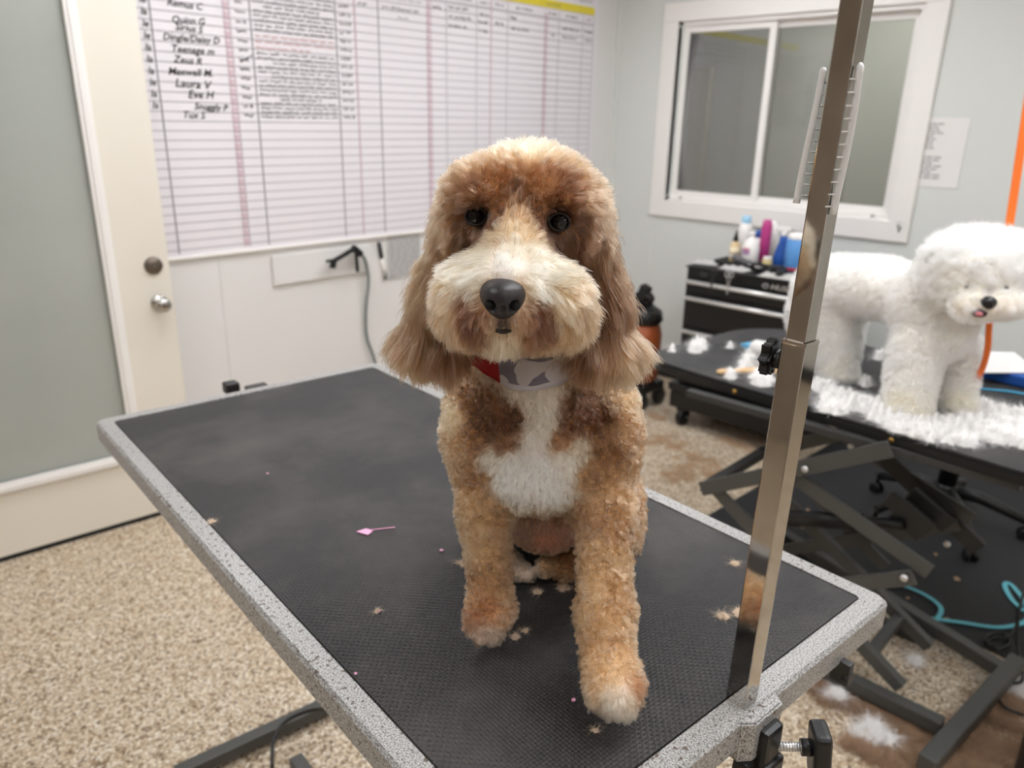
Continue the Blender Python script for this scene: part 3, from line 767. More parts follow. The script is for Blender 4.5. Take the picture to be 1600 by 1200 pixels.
class Noise3:
    def __init__(s, wl, n=10, seed=1):
        r = np.random.default_rng(seed); k = r.normal(size=(n, 3)); k /= np.linalg.norm(k, axis=1)[:, None]
        s.k = (k*(2*math.pi/wl)*r.uniform(0.6, 1.5, size=(n, 1))).astype(np.float32); s.ph = r.uniform(0, 6.28, size=(3, n)).astype(np.float32); s.n = n
    def __call__(s, P):
        a = P.astype(np.float32) @ s.k.T; return np.stack([np.sin(a+s.ph[i]).sum(1) for i in range(3)], 1)/math.sqrt(s.n*0.5)
# coat anchors: position, colour, hair length, comb direction in (right, up, towards viewer), lift, curl, weight radius
def anchors_eval(A, P, power=2.6):
    pos = np.array([a[0] for a in A], dtype=np.float32); col = np.array([s2l(a[1]) for a in A], dtype=np.float32)
    oth = np.array([[a[2], a[3][0], a[3][1], a[4], a[5]] for a in A], dtype=np.float32)
    rad = np.array([a[6] if len(a) > 6 else 1.0 for a in A], dtype=np.float32)
    outC = np.empty((len(P), 3), np.float32); outO = np.empty((len(P), 5), np.float32)
    for i in range(0, len(P), 20000):
        Q = P[i:i+20000].astype(np.float32)
        d2 = ((Q[:, None, :]-pos[None])**2).sum(2)/(rad[None]**2)
        wgt = 1.0/(d2+2.0e-5)**power; wgt /= wgt.sum(1)[:, None]
        outC[i:i+20000] = wgt@col; outO[i:i+20000] = wgt@oth
    return outC, outO
def make_coat(name, Vv, F, N, A, count, parent, matl, width, segs=5, curl_wl=0.010, seed=3, zcut=None, back=0.35, skip=None, clump=0.0, power=2.6, jit=0.25, tiplen=0.35, ndrop=0.0, vary=(.15,.06,.08), tone=(1,1,1), gain=1.0, sat=1.0, top=.86, guides=35, deep=1.0):
    r = np.random.default_rng(seed)
    colV, othV = anchors_eval(A, Vv, power)
    T = np.concatenate([F[:, [0, 1, 2]], F[:, [0, 2, 3]]])
    a, b, c = Vv[T[:, 0]], Vv[T[:, 1]], Vv[T[:, 2]]
    ar = 0.5*np.linalg.norm(np.cross(b-a, c-a), axis=1)
    cen = (a+b+c)/3; vd = np.array(O)-cen; vd /= np.linalg.norm(vd, axis=1)[:, None]
    fn = (N[T[:, 0]]+N[T[:, 1]]+N[T[:, 2]])/3
    wgt = ar*np.where((fn*vd).sum(1) > -0.35, 1.0, back)
    ti = r.choice(len(T), size=count, p=wgt/wgt.sum())
    u = r.random(count); v = r.random(count); fl_ = u+v > 1; u[fl_] = 1-u[fl_]; v[fl_] = 1-v[fl_]; w_ = 1-u-v
    def lerp(X): return X[T[ti, 0]]*w_[:, None]+X[T[ti, 1]]*u[:, None]+X[T[ti, 2]]*v[:, None]
    P = lerp(Vv); Nn = lerp(N); Nn /= np.linalg.norm(Nn, axis=1)[:, None]; C = lerp(colV); Oo = lerp(othV)
    keep = Oo[:, 0] > 0.0015
    if skip is not None: keep &= ~skip(P)
    if zcut is not None: keep &= P[:, 2] > zcut+0.0005
    P, Nn, C, Oo = P[keep], Nn[keep], C[keep], Oo[keep]; n = len(P)
    rd, up = np.array(RD), np.array([0, 0, 1.0])
    fl3 = Oo[:, 1:2]*rd + Oo[:, 2:3]*up
    fl3 = fl3 - Nn*(fl3*Nn).sum(1)[:, None]; fl3 /= (np.linalg.norm(fl3, axis=1)[:, None]+1e-5)
    lift = Oo[:, 3:4]; curl = Oo[:, 4:5]
    L = Oo[:, 0:1]*(1-tiplen+tiplen*r.random((n, 1)))*(1+0.12*r.normal(size=(n, 1)).clip(-2, 2))
    n1, n2 = Noise3(curl_wl, seed=seed+11), Noise3(curl_wl*3.1, seed=seed+12)
    base = n1(P); big = n2(P)
    d = Nn*lift + fl3*(1-lift) + jit*r.normal(size=(n, 3))*0.6 + big*curl*0.35
    d /= np.linalg.norm(d, axis=1)[:, None]
    pts = np.empty((n, segs+1, 3), np.float32); pts[:, 0] = P - Nn*0.0008
    cur = P.copy(); ph = r.random((n, 1))*0.6
    for k in range(1, segs+1):
        t = k/segs
        dd = d + curl*(base*np.cos(4.2*t+ph)+n1(P+0.37)*np.sin(4.2*t+ph))*0.9 + fl3*0.25*t - up*ndrop*t
        # stay outside of the skin
        dn = (dd*Nn).sum(1)[:, None]; dd = dd + Nn*np.maximum(0.04-dn, 0)
        dd /= np.linalg.norm(dd, axis=1)[:, None]
        cur = cur + dd*L/segs
        if zcut is not None: cur[:, 2] = np.maximum(cur[:, 2], zcut+0.0004)
        pts[:, k] = cur
    gi = r.choice(n, size=max(8, n//guides), replace=False); kd = kdtree.KDTree(len(gi))
    for q, g_ in enumerate(gi): kd.insert(P[g_], q)
    kd.balance(); near = np.array([kd.find(p)[1] for p in P])
    G_ = pts[gi][near]
    off = G_[:, :1]*0
    for k in range(1, segs+1):
        t = k/segs; pts[:, k] += (G_[:, k]-pts[:, k])*(clump*t**1.3)
    if zcut is not None: pts[:, 1:, 2] = np.maximum(pts[:, 1:, 2], zcut+0.0004)
    cu = bpy.data.hair_curves.new(name); cu.add_curves([segs+1]*n)
    pm = np.array(Matrix.LocRotScale(parent.location, parent.rotation_euler, None).inverted())
    pl = pts.reshape(-1, 3) @ pm[:3, :3].T + pm[:3, 3]
    cu.attributes['position'].data.foreach_set('vector', pl.astype(np.float32).ravel())
    ra = cu.attributes.get('radius') or cu.attributes.new('radius', 'FLOAT', 'POINT')
    prof = np.array([1.0]*(segs-1)+[0.75, 0.25], dtype=np.float32)*width
    ra.data.foreach_set('value', np.tile(prof, n)*np.repeat(r.uniform(0.7, 1.25, n), segs+1).astype(np.float32))
    ca = cu.attributes.new('coat_colour', 'FLOAT_COLOR', 'CURVE')
    lock = r.normal(size=len(gi))[near][:, None]
    var = r.normal(size=(n, 1))*vary[0] + big[:, :1]*vary[1] + lock*vary[2]
    C = 0.92*(np.maximum(C, 1e-4)/0.92)**deep; C = C*(1+var); lum = C@np.array([.3, .6, .1]); C = (lum[:, None] + (C-lum[:, None])*sat)*np.array(tone)*gain
    mx_ = C.max(1)[:, None]; C = C*np.where(mx_ > top*.7, (top*.7+(1-np.exp(-(mx_-top*.7)/(top*.3)))*top*.3)/np.maximum(mx_, 1e-3), 1.0); C = C.clip(0.005, .95)
    ca.data.foreach_set('color', np.concatenate([C, np.ones((n, 1))], 1).astype(np.float32).ravel())
    o = bpy.data.objects.new(name, cu); COL.objects.link(o); cu.materials.append(matl); o.parent = parent
    return o, colV
def hair_mat(name, rough=0.35):
    h = bpy.data.materials.new(name); h.use_nodes = True; nt = h.node_tree; nt.nodes.remove(nt.nodes['Principled BSDF'])
    at = nt.nodes.new('ShaderNodeAttribute'); at.attribute_name = 'coat_colour'
    hb = nt.nodes.new('ShaderNodeBsdfHairPrincipled'); hb.model = 'CHIANG'; hb.parametrization = 'COLOR'
    nt.links.new(at.outputs['Color'], hb.inputs['Color']); hb.inputs['Roughness'].default_value = rough; hb.inputs['Radial Roughness'].default_value = 0.55
    hb.inputs['Random Roughness'].default_value = 0.2
    nt.links.new(hb.outputs[0], nt.nodes['Material Output'].inputs[0])
    return h
def skin_mat(name, gain=1.0):
    h = mat(name, rough=0.8, spec=0.2); nt, b = nodes(h); at = nt.nodes.new('ShaderNodeAttribute'); at.attribute_name = 'coat_colour'
    vm = nt.nodes.new('ShaderNodeVectorMath'); vm.operation = 'SCALE'; vm.inputs[3].default_value = gain; nt.links.new(at.outputs['Color'], vm.inputs[0]); nt.links.new(vm.outputs[0], b.inputs['Base Color']); return h
def body_mesh(name, sdf, h):
    lo, hi = sdf.bounds(); Vv, F = surface_nets(sdf.ev, lo, hi, h); me = mesh_np(name, Vv, F); N = sdf.grad(Vv.astype(np.float32)); return Vv, F, N, me
def paint(me, col):
    a = me.color_attributes.new('coat_colour', 'FLOAT_COLOR', 'POINT'); a.data.foreach_set('color', np.concatenate([col, np.ones((len(col), 1))], 1).astype(np.float32).ravel())
def px2m(px, py, g): p = ong(px, py, g); return (p-O).dot(FWD)/1200.0

# ---- the brown and cream dog on the near table
D = SDF(floor=TZ)
def E(px, py, g, rx, rz, rg, k=0.02, roll=0, pitch=0, yaw=0):
    s = px2m(px, py, g); D.ell(ong(px, py, g), (rx*s, rg, rz*s), k, roll, pitch, yaw)
def C_(a, b, k=0.02):
    sa, sb = px2m(*a[:3]), px2m(*b[:3]); D.cap(ong(*a[:3]), ong(*b[:3]), a[3]*sa, b[3]*sb, k)
# head
E(816, 332, .700, 92, 82, .078)
E(836, 296, .715, 72, 44, .072)
E(722, 348, .700, 28, 58, .046); E(900, 354, .705, 26, 62, .046)
E(745, 300, .660, 40, 30, .036, roll=-10); E(872, 305, .662, 42, 30, .036, roll=12)     # brows
E(806, 375, .640, 48, 62, .046)
E(795, 430, .612, 60, 48, .044)
E(736, 452, .622, 44, 42, .040, roll=20); E(864, 458, .622, 48, 46, .040, roll=-15)
E(720, 480, .635, 30, 32, .034); E(882, 490, .640, 36, 36, .036)
E(787, 478, .597, 48, 44, .036)
E(748, 494, .608, 32, 32, .030); E(830, 496, .608, 36, 34, .030)
E(785, 514, .612, 32, 22, .028)
E(800, 480, .680, 88, 52, .055, 0.03)
# neck
C_((818, 470, .76, 95), (842, 650, .79, 88), 0.03)
# ears
E(698, 380, .705, 18, 66, .024, 0.012, roll=12); E(678, 468, .706, 28, 72, .022, 0.012, roll=12); E(664, 530, .702, 36, 40, .020, 0.010); E(700, 540, .694, 22, 32, .016, 0.008)
E(928, 380, .715, 20, 70, .026, 0.012, roll=-8); E(944, 468, .712, 30, 76, .024, 0.012, roll=-12); E(958, 538, .704, 36, 38, .022, 0.010); E(922, 542, .702, 24, 32, .018, 0.008)
# chest and trunk
E(845, 660, .800, 118, 85, .085, 0.03)
E(842, 735, .762, 88, 62, .058, 0.03)
E(728, 655, .790, 30, 66, .060, 0.03); E(962, 655, .780, 32, 74, .060, 0.03)
E(860, 672, .930, 100, 92, .120, 0.05); E(850, 612, .850, 70, 56, .085, 0.05); E(868, 745, 1.000, 98, 78, .085, 0.05)
E(850, 775, .860, 74, 68, .090, 0.03)
E(853, 818, .815, 40, 32, .035, 0.02); E(857, 838, .792, 13, 12, .012, 0.012)
E(955, 790, .880, 46, 80, .095, 0.02); E(765, 790, .900, 30, 75, .090, 0.02)
# hind feet under the belly
C_((950, 860, .84, 30), (880, 888, .835, 15), 0.012); C_((880, 888, .835, 15), (852, 886, .828, 14), 0.01)
C_((790, 880, .86, 22), (824, 897, .83, 11), 0.012)
# tail on the rubber top behind
# fore legs
C_((750, 690, .775, 44), (757, 800, .745, 34), 0.025); C_((757, 800, .745, 34), (766, 915, .722, 31), 0.02)
E(766, 955, .712, 36, 30, .032, 0.015); E(752, 985, .702, 15, 18, .019, 0.008); E(772, 984, .702, 13, 17, .018, 0.008); E(738, 972, .704, 10, 15, .016, 0.008)
C_((948, 690, .765, 46), (943, 800, .725, 39), 0.025); C_((943, 800, .725, 39), (946, 960, .655, 37), 0.02)
C_((946, 960, .655, 37), (950, 1030, .622, 37), 0.02)
E(958, 1062, .606, 42, 36, .034, 0.015); E(952, 1098, .592, 16, 22, .018, 0.008); E(975, 1098, .592, 16, 22, .018, 0.008); E(932, 1085, .596, 12, 18, .016, 0.008); E(992, 1078, .600, 9, 16, .016, 0.008)
eyes = []
for (px, py) in ((743, 338), (874, 347)):
    p = D.march(px, py, .5); eyes.append(p)
vw = [np.array(ray(743, 338)), np.array(ray(874, 347))]
for p, v_ in zip(eyes, vw): D.carves.append((p-v_*0.001, 0.0118, 0.008))
nosep = D.march(786, 462, .45)
Vv, F, N, me = body_mesh('dog', D, 0.0034)
HEADL = [
 # head: px, py, colour, length, comb(dx, up), lift, curl
 (838,242,(238,214,184),.018,(.1,.4),.85,.25), (775,254,(210,176,140),.017,(-.5,.4),.85,.25), (896,264,(206,172,136),.017,(.6,.3),.85,.25), (728,278,(188,152,114),.016,(-.6,.2),.8,.25),  # crown: paler hair, with light from above also put into its colour
 (780,290,(176,134,94),.014,(0,-.2),.8,.2), (845,294,(178,136,96),.014,(0,-.2),.8,.2), (735,300,(160,120,84),.014,(-.5,.2),.6,.2), (890,305,(158,116,80),.014,(.5,.2),.6,.2), (808,312,(158,118,82),.012,(0,.5),.5,.2),
 (704,318,(184,148,110),.016,(-.6,-.5),.7,.2), (916,306,(182,144,106),.016,(.6,-.5),.7,.2),
 (743,316,(138,98,66),.009,(-.2,.6),.6,.15), (874,322,(138,98,66),.009,(.2,.6),.6,.15),
 (720,338,(140,102,72),.008,(-.8,-.3),.35,.1), (768,340,(150,110,78),.006,(.3,-.3),.3,.1), (850,346,(150,110,78),.006,(-.3,-.3),.3,.1), (900,350,(130,92,62),.008,(.8,-.3),.35,.1),
 (742,362,(158,122,90),.009,(-.4,-.9),.3,.1), (874,372,(134,96,66),.010,(.4,-.9),.3,.1), (715,375,(156,120,86),.013,(-.4,-1),.3,.15), (905,392,(148,106,72),.014,(.4,-1),.3,.15),
 (806,335,(205,170,132),.007,(0,1),.3,.1), (806,362,(226,196,160),.008,(0,1),.3,.1), (775,372,(214,184,150),.009,(-.6,.3),.3,.1), (838,372,(214,182,146),.009,(.6,.3),.3,.1),
 (800,392,(246,232,212),.010,(0,.6),.35,.1), (792,412,(252,246,238),.010,(0,.4),.4,.1), (755,400,(244,228,206),.016,(-.8,-.2),.35,.12), (840,402,(244,228,206),.016,(.8,-.2),.35,.12),
 (725,415,(242,224,198),.022,(-.8,-.5),.35,.12), (870,420,(240,220,192),.022,(.8,-.5),.35,.12), (745,440,(250,238,222),.018,(-.7,-.7),.4,.12), (842,445,(250,238,222),.018,(.7,-.7),.4,.12),
 (700,440,(218,186,148),.021,(-.6,-.9),.35,.12), (702,478,(216,182,142),.021,(-.2,-1),.35,.12), (690,495,(198,160,120),.022,(-.1,-1),.4,.12), (716,508,(206,170,130),.020,(0,-1),.4,.12),
 (900,450,(208,172,132),.022,(.5,-.9),.35,.12), (878,476,(230,202,166),.021,(.3,-1),.35,.12), (904,490,(202,164,122),.026,(.2,-1),.35,.12), (884,516,(206,168,126),.024,(.1,-1),.4,.12),
 (733,478,(158,112,74),.012,(-.4,-1),.35,.12), (728,505,(140,96,62),.016,(-.2,-1),.35,.12), (745,516,(150,108,74),.015,(0,-1),.35,.12), (752,498,(176,134,100),.010,(-.2,-1),.35,.1),
 (842,482,(158,112,74),.014,(.4,-1),.35,.12), (855,508,(140,96,60),.018,(.2,-1),.35,.12), (842,520,(158,114,76),.016,(0,-1),.35,.12), (822,505,(186,144,110),.010,(.2,-1),.35,.1),
 (786,507,(92,76,66),.003,(0,-1),.3,.1), (770,510,(206,174,146),.007,(-.3,-1),.35,.1), (803,510,(206,174,146),.007,(.3,-1),.35,.1), (786,522,(234,216,196),.015,(0,-1),.35,.1), (786,534,(226,204,180),.018,(0,-1),.4,.1),
 (786,432,(222,210,200),.003,(0,1),.5,.05,.8), (760,455,(226,200,172),.008,(-1,-.2),.4,.1), (812,458,(226,200,172),.008,(1,-.2),.4,.1),
 (700,356,(192,156,118),.018,(-.3,-1),.4,.15), (700,400,(214,180,142),.020,(-.3,-1),.3,.15), (918,362,(168,128,92),.018,(.3,-1),.4,.15), (925,410,(168,126,88),.022,(.3,-1),.3,.15),
 # ears
 (686,384,(184,149,109),.030,(-.25,-1),.22,.12), (664,440,(186,152,113),.040,(-.2,-1),.16,.10), (650,500,(182,145,106),.045,(-.2,-1),.14,.10), (646,548,(191,154,115),.040,(-.1,-1),.14,.10),
 (690,540,(159,121,84),.040,(0,-1),.14,.10), (665,550,(182,145,106),.040,(0,-1),.14,.1), (722,560,(119,90,66),.035,(0,-1),.12,.08), (684,470,(176,139,100),.040,(0,-1),.14,.1),
 (932,334,(172,136,97),.028,(.25,-1),.3,.12), (944,390,(172,134,95),.036,(.25,-1),.2,.12), (956,450,(165,125,86),.042,(.2,-1),.16,.10), (968,510,(186,149,109),.045,(.2,-1),.14,.10), (975,555,(210,174,135),.042,(.2,-1),.14,.10),
 (950,550,(186,147,108),.042,(0,-1),.14,.10), (920,560,(146,108,73),.038,(0,-1),.12,.10), (935,480,(146,106,70),.040,(0,-1),.14,.1),
]
BODYL = [
 (760,640,(158,118,84),.012,(-.1,-1),.6,.85), (735,618,(176,138,100),.011,(-.1,-1),.6,.85), (800,655,(146,104,72),.012,(0,-1),.6,.85), (790,690,(164,122,84),.012,(0,-1),.6,.85), (770,665,(150,110,74),.012,(-.1,-1),.6,.85),
 (900,625,(150,110,78),.012,(.1,-1),.6,.85), (925,655,(152,112,80),.012,(.1,-1),.6,.85), (890,665,(150,110,76),.012,(.1,-1),.6,.85), (872,690,(190,150,112),.012,(.1,-1),.6,.85),
 (830,600,(226,214,202),.012,(0,-1),.5,.3), (842,630,(232,220,208),.013,(0,-1),.5,.3), (846,665,(238,228,218),.014,(0,-1),.5,.3),(840,690,(240,232,226),.014,(0,-1),.5,.3),
 (765,715,(226,216,206),.013,(0,-1),.5,.3,.8), (800,720,(240,236,232),.014,(0,-1),.5,.3), (845,735,(246,242,240),.014,(0,-1),.5,.3), (880,720,(240,232,224),.014,(0,-1),.5,.3), (905,700,(226,212,196),.012,(0,-1),.5,.3,.8), (800,755,(238,234,232),.014,(0,-1),.5,.3), (860,765,(240,236,232),.014,(0,-1),.5,.3), (825,780,(232,224,218),.014,(0,-1),.5,.3),
 (705,650,(222,196,160),.011,(-.1,-1),.65,.85), (712,700,(206,172,134),.011,(0,-1),.65,.85), (740,740,(192,156,118),.011,(0,-1),.65,.85), (745,690,(176,138,100),.011,(0,-1),.65,.85),
 (985,620,(206,174,138),.011,(.1,-1),.65,.85), (975,680,(194,156,118),.011,(.1,-1),.65,.85), (945,700,(178,140,102),.011,(.1,-1),.65,.85), (930,740,(196,160,122),.011,(0,-1),.65,.85), (990,740,(196,160,122),.011,(0,-1),.65,.85),
 (730,800,(204,172,134),.011,(0,-1),.7,.85), (770,800,(196,162,124),.011,(0,-1),.7,.85), (745,860,(206,174,136),.011,(0,-1),.7,.85), (780,860,(196,162,124),.011,(0,-1),.7,.85), (765,910,(192,156,116),.011,(0,-1),.7,.85),
 (740,935,(200,160,120),.011,(-.1,-1),.7,.85), (790,935,(206,168,128),.011,(.1,-1),.7,.85), (760,958,(184,138,98),.011,(0,-1),.7,.85), (738,968,(186,140,104),.009,(0,-1),.6,.4), (785,968,(206,166,130),.009,(0,-1),.6,.4),
 (755,990,(236,206,186),.006,(0,-1),.4,.3), (770,990,(232,204,184),.008,(0,-1),.4,.3),
 (915,820,(196,160,122),.011,(0,-1),.7,.85), (965,820,(190,152,112),.011,(0,-1),.7,.85), (940,870,(204,170,130),.011,(0,-1),.7,.85), (925,930,(206,172,132),.011,(0,-1),.7,.85), (970,930,(196,160,120),.011,(0,-1),.7,.85), (945,980,(208,172,132),.011,(0,-1),.7,.85),
 (925,1035,(214,176,134),.011,(-.1,-1),.7,.85), (985,1035,(214,176,134),.011,(.1,-1),.7,.85), (955,1050,(222,186,146),.011,(0,-1),.7,.85), (930,1080,(226,190,154),.010,(-.1,-1),.6,.4), (958,1092,(246,226,206),.009,(0,-1),.45,.3), (978,1095,(244,222,202),.009,(0,-1),.45,.3), (996,1075,(196,150,112),.009,(.1,-1),.6,.4), (955,1115,(244,226,210),.008,(0,-1),.4,.3),
 (840,800,(206,180,150),.009,(0,-1),.5,.3), (825,818,(184,144,118),.007,(0,-1),.4,.2), (885,815,(184,144,118),.007,(0,-1),.4,.2), (855,825,(190,148,124),.005,(0,-1),.4,.2), (857,842,(206,150,120),.005,(0,-1),.6,.2),
 (985,780,(204,166,124),.011,(.2,-1),.7,.85), (1000,820,(196,158,118),.011,(.2,-1),.7,.85), (860,886,(206,170,132),.009,(-.5,-.2),.7,.85), (826,897,(226,204,186),.008,(.5,-.2),.7,.85), (900,875,(190,150,112),.009,(-.5,-.2),.7,.85),
]
A = []
for it in HEADL+BODYL:
    px, py, col, L, fl2, lift, curl = it[:7]
    p = D.march(px, py, .40)
    if p is None or (p-np.array(O)).dot(np.array(GD)) > 1.3: continue
    if py < 590 and (p-np.array(O)).dot(np.array(GD)) > .80: continue
    A.append((p, col, L, fl2, lift, curl)+tuple(it[7:8]))
# the far side of the coat
def B_(px, py, g, col, L=.012, f2=(0,-1), lift=.65, curl=.5): A.append((np.array(ong(px, py, g)), col, L, f2, lift, curl))
B_(818, 300, .80, (200,164,124)); B_(818, 420, .84, (190,152,114)); B_(660, 500, .73, (190,150,112), .04, (0,-1), .15, .1); B_(960, 500, .74, (176,136,98), .04, (0,-1), .15, .1)
B_(760, 650, .95, (196,160,122)); B_(960, 650, .95, (190,152,114)); B_(860, 700, 1.06, (196,160,122)); B_(860, 600, .92, (190,154,116)); B_(960, 800, .97, (190,154,116)); B_(770, 800, .97, (190,154,116))
HM = hair_mat('dog_hair')
bodyo = link('dog', me, None, [skin_mat('dog_skin', 0.9)])
pE = [np.array(p) for p in eyes]; pN = np.array(nosep)
def skip(P):
    m_ = np.zeros(len(P), bool)
    for p in pE: m_ |= np.linalg.norm(P-p, axis=1) < 0.0098
    cb_ = np.array(ong(822, 585, .775)); qq = P-cb_; rr_ = np.hypot(qq[:, 0], qq[:, 1])+1e-6; cf = -(qq[:, 0]*GD.x+qq[:, 1]*GD.y)/rr_
    zt_ = 0.066-0.008*np.maximum(cf, 0)-0.014*cf; m_ |= (rr_ < 0.085) & (qq[:, 2] < zt_+0.004) & (qq[:, 2] > zt_-0.026*(0.45+0.75*np.maximum(cf, 0)**2)-0.006)
    q = P-pN; m_ |= ((q@np.array(RD))/0.0165)**2 + ((q[:, 2]+0.001)/0.0140)**2 + ((q@np.array(GD))/0.03)**2 < 1
    return m_
tag(bodyo, 'brown and cream curly dog with floppy ears, white chest, sitting on the near grooming table', 'dog')
# long hair hangs to a straight trimmed edge: shorten ear hair near its lower line
_, colV = make_coat('fur', Vv, F, N, A, 330000, bodyo, HM, 0.00020, segs=6, curl_wl=0.0085, zcut=TZ, skip=skip, clump=0.55, gain=1.0, sat=0.66, tone=(.965,1.01,.92), top=.90, deep=1.75)
paint(me, colV)
# nose
ND = SDF()
sN = px2m(786, 462, .57); NB = np.array(nosep) + np.array(ray(786, 462))*0.013
ND.ell(NB, (36*sN, .023, 25*sN), 0.006); ND.ell(NB+np.array(V(0,0,-0.006)), (24*sN, .022, 24*sN), 0.008); ND.ell(NB+np.array(V(0,0,0.006)), (31*sN, .022, 17*sN), 0.008)
NOST = []
for s_ in (-1, 1):
    c = NB + np.array(RD)*s_*19*sN - np.array(GD)*0.0195 + np.array([0, 0, -0.0040]); ND.carves.append((c, 0.0052, 0.0020)); NOST.append(c + np.array(GD)*0.0022)
    c2 = c + np.array(RD)*s_*0.006 + np.array([0, 0, -0.003]); ND.carves.append((c2 - np.array(GD)*0.001, 0.0034, 0.0025))
for k in range(7): ND.carves.append((NB - np.array(GD)*(0.0230) + np.array([0, 0, -0.004-0.0024*k]), 0.0019, 0.0015))
lo, hi = ND.bounds(); v2, f2 = surface_nets(ND.ev, lo, hi, 0.0008)
nm = mat('dog_nose', (46,42,44), 0.38, spec=0.5, bump=(1400, 0.35, 0.0004))
nose_o = link('nose', mesh_np('nose', v2, f2), bodyo, [nm])
for c in NOST:
    mb = MB(); mb.lathe(Vector(c)-GD*0.0, [(.0005, 0), (.0036, .001), (.0042, .003), (.0036, .005), (.0005, .006)], axis=GD, seg=16); mb.build('nostril', mat('nostril', (8,7,7), 0.7), nose_o)
MEye = mat('dog_eye', (12,9,8), 0.06, spec=0.45); MIris = mat('dog_eye_rim', (30,20,16), 0.35)
for p, v_ in zip(eyes, vw):
    c = Vector(p + v_*0.0062)
    mb = MB(); mb.lathe(c + Vector(v_)*0.0095, [(0.0001, 0.0)] + [(0.0086*math.sin(a), 0.0098-0.0086*math.cos(a)) for a in np.linspace(0.2, math.pi-0.2, 18)] + [(0.0001, 0.0196)], axis=-Vector(v_), seg=28)
    e_ = mb.build('eye', MEye, bodyo)
    mb = MB(); x_ = Vector(v_).cross(V(0,0,1)).normalized(); y_ = x_.cross(Vector(v_)); ring = []
    cc = c - Vector(v_)*0.0052
    for k in range(25):
        a = 2*math.pi*k/24; ring.append(cc + x_*0.0084*math.cos(a) + y_*0.0068*math.sin(a))
    mb.tube(ring, 0.0012, seg=6); mb.build('eyelid', MIris, e_)
# mouth line under the nose
mb = MB(); q = [D.march(px, py, .45) for px, py in ((775, 515), (780, 517), (786, 518), (792, 517), (798, 515))]
mb.tube(bez([Vector(p)-Vector(ray(786, 516))*0.0010 for p in q], 4), 0.0021, seg=6); mb.build('mouth', mat('dog_lip', (34,26,26), 0.5), bodyo)
# bandana: a fabric band round the neck with a point at the front
PF = mat('printed_fabric', (226,222,226), 0.85); nt_, b_ = nodes(PF)
nt_.links.new(mixrgb(nt_, step(nt_, noise(nt_, 46, 1), 0.485, 0.50), (226,222,226), (150,146,160)), b_.inputs['Base Color'])
def bandana():
    bm = bmesh.new(); n = 96
    cen = ong(822, 585, .775); rows_ = 7; grid = []
    for j in range(rows_):
        ring = []
        for i in range(n):
            a = 2*math.pi*i/n; dirv = RD*math.sin(a) - GD*math.cos(a)       # a=0 faces the viewer
            front = max(0, math.cos(a))
            tv = j/(rows_-1)
            drop = 0.010 + 0.030*tv*(0.45+0.75*front**2) + 0.008*front
            z = cen.z + 0.074 - drop - 0.014*math.cos(a)
            P = V(cen.x, cen.y, z) + dirv*0.02
            # push out to sit on the coat
            p = np.array(P); 
            lo_, hi_ = 0.02, 0.20
            for _ in range(22):
                md = (lo_+hi_)/2; dd = float(D.ev((np.array([cen.x, cen.y, z])+np.array(dirv)*md)[None])[0])
                if dd < 0.009: lo_ = md
                else: hi_ = md
            rad = min(lo_, 0.082) + 0.0015*math.sin(a*9+tv*3) + 0.001*math.sin(a*17)
            ring.append(V(cen.x, cen.y, z) + dirv*rad)
        grid.append(ring)
    vs = [[bm.verts.new(p) for p in r] for r in grid]
    for j in range(rows_-1):
        for i in range(n):
            f = bm.faces.new((vs[j][i], vs[j][(i+1) % n], vs[j+1][(i+1) % n], vs[j+1][i])); f.smooth = True
            a = (i+0.5)/n*2*math.pi; a = a-2*math.pi if a > math.pi else a
            edge = j >= rows_-2
            mi = 0 if a < -0.42 else (1 if not edge else 2)
            f.material_index = mi
    bmesh.ops.solidify(bm, geom=bm.faces, thickness=0.0012)
    me = bpy.data.meshes.new('bandana'); bm.to_mesh(me); bm.free()
    o = link('bandana', me, bodyo, [M['red'], PF, mat('white_fabric', (226,222,226), 0.85)]); o['label'] = 'red, grey and white printed bandana'
bandana()
# hair clippings stuck to nails etc. are left to the coat

# ---- the white dog on the far table
D2 = SDF(floor=T2)
def E2(px, py, g, rx, rz, rg, k=0.05, roll=0, pitch=0, yaw=0):
    s = px2m(px, py, g); D2.ell(ong(px, py, g), (rx*s, rg, rz*s), k, roll, pitch, yaw)
def C2(a, b, k=0.04):
    sa, sb = px2m(*a[:3]), px2m(*b[:3]); D2.cap(ong(*a[:3]), ong(*b[:3]), a[3]*sa, b[3]*sb, k)
E2(1298, 452, 2.38, 56, 48, .100); E2(1338, 449, 2.31, 56, 45, .095); E2(1380, 450, 2.22, 56, 46, .095); E2(1440, 472, 2.10, 52, 56, .100); E2(1475, 510, 2.04, 40, 50, .080)
E2(1252, 490, 2.46, 20, 36, .045)
C2((1302, 500, 2.33, 36), (1306, 572, 2.30, 27)); C2((1325, 490, 2.46, 26), (1318, 560, 2.44, 20)); E2(1310, 583, 2.295, 26, 14, .055, .02)
C2((1432, 545, 2.04, 38), (1417, 632, 1.985, 32)); C2((1500, 545, 2.10, 28), (1492, 622, 2.05, 26))
E2(1418, 643, 1.975, 34, 14, .060, .02); E2(1496, 634, 2.04, 28, 12, .050, .02)
C2((1470, 470, 2.08, 46), (1520, 440, 2.0, 50))
E2(1524, 410, 1.99, 68, 44, .115, .05); E2(1478, 430, 2.00, 30, 36, .080, .05); E2(1584, 420, 1.98, 34, 44, .090, .05); E2(1530, 445, 1.93, 52, 36, .070, .03)
E2(1545, 478, 1.865, 36, 20, .045, .03); E2(1512, 478, 1.88, 22, 22, .04, .02); E2(1576, 474, 1.88, 22, 22, .04, .02)
n2p = D2.march(1545, 472, 1.4); m2p = D2.march(1530, 489, 1.4)
ep2 = [D2.march(1512, 449, 1.4), D2.march(1570, 450, 1.4)]
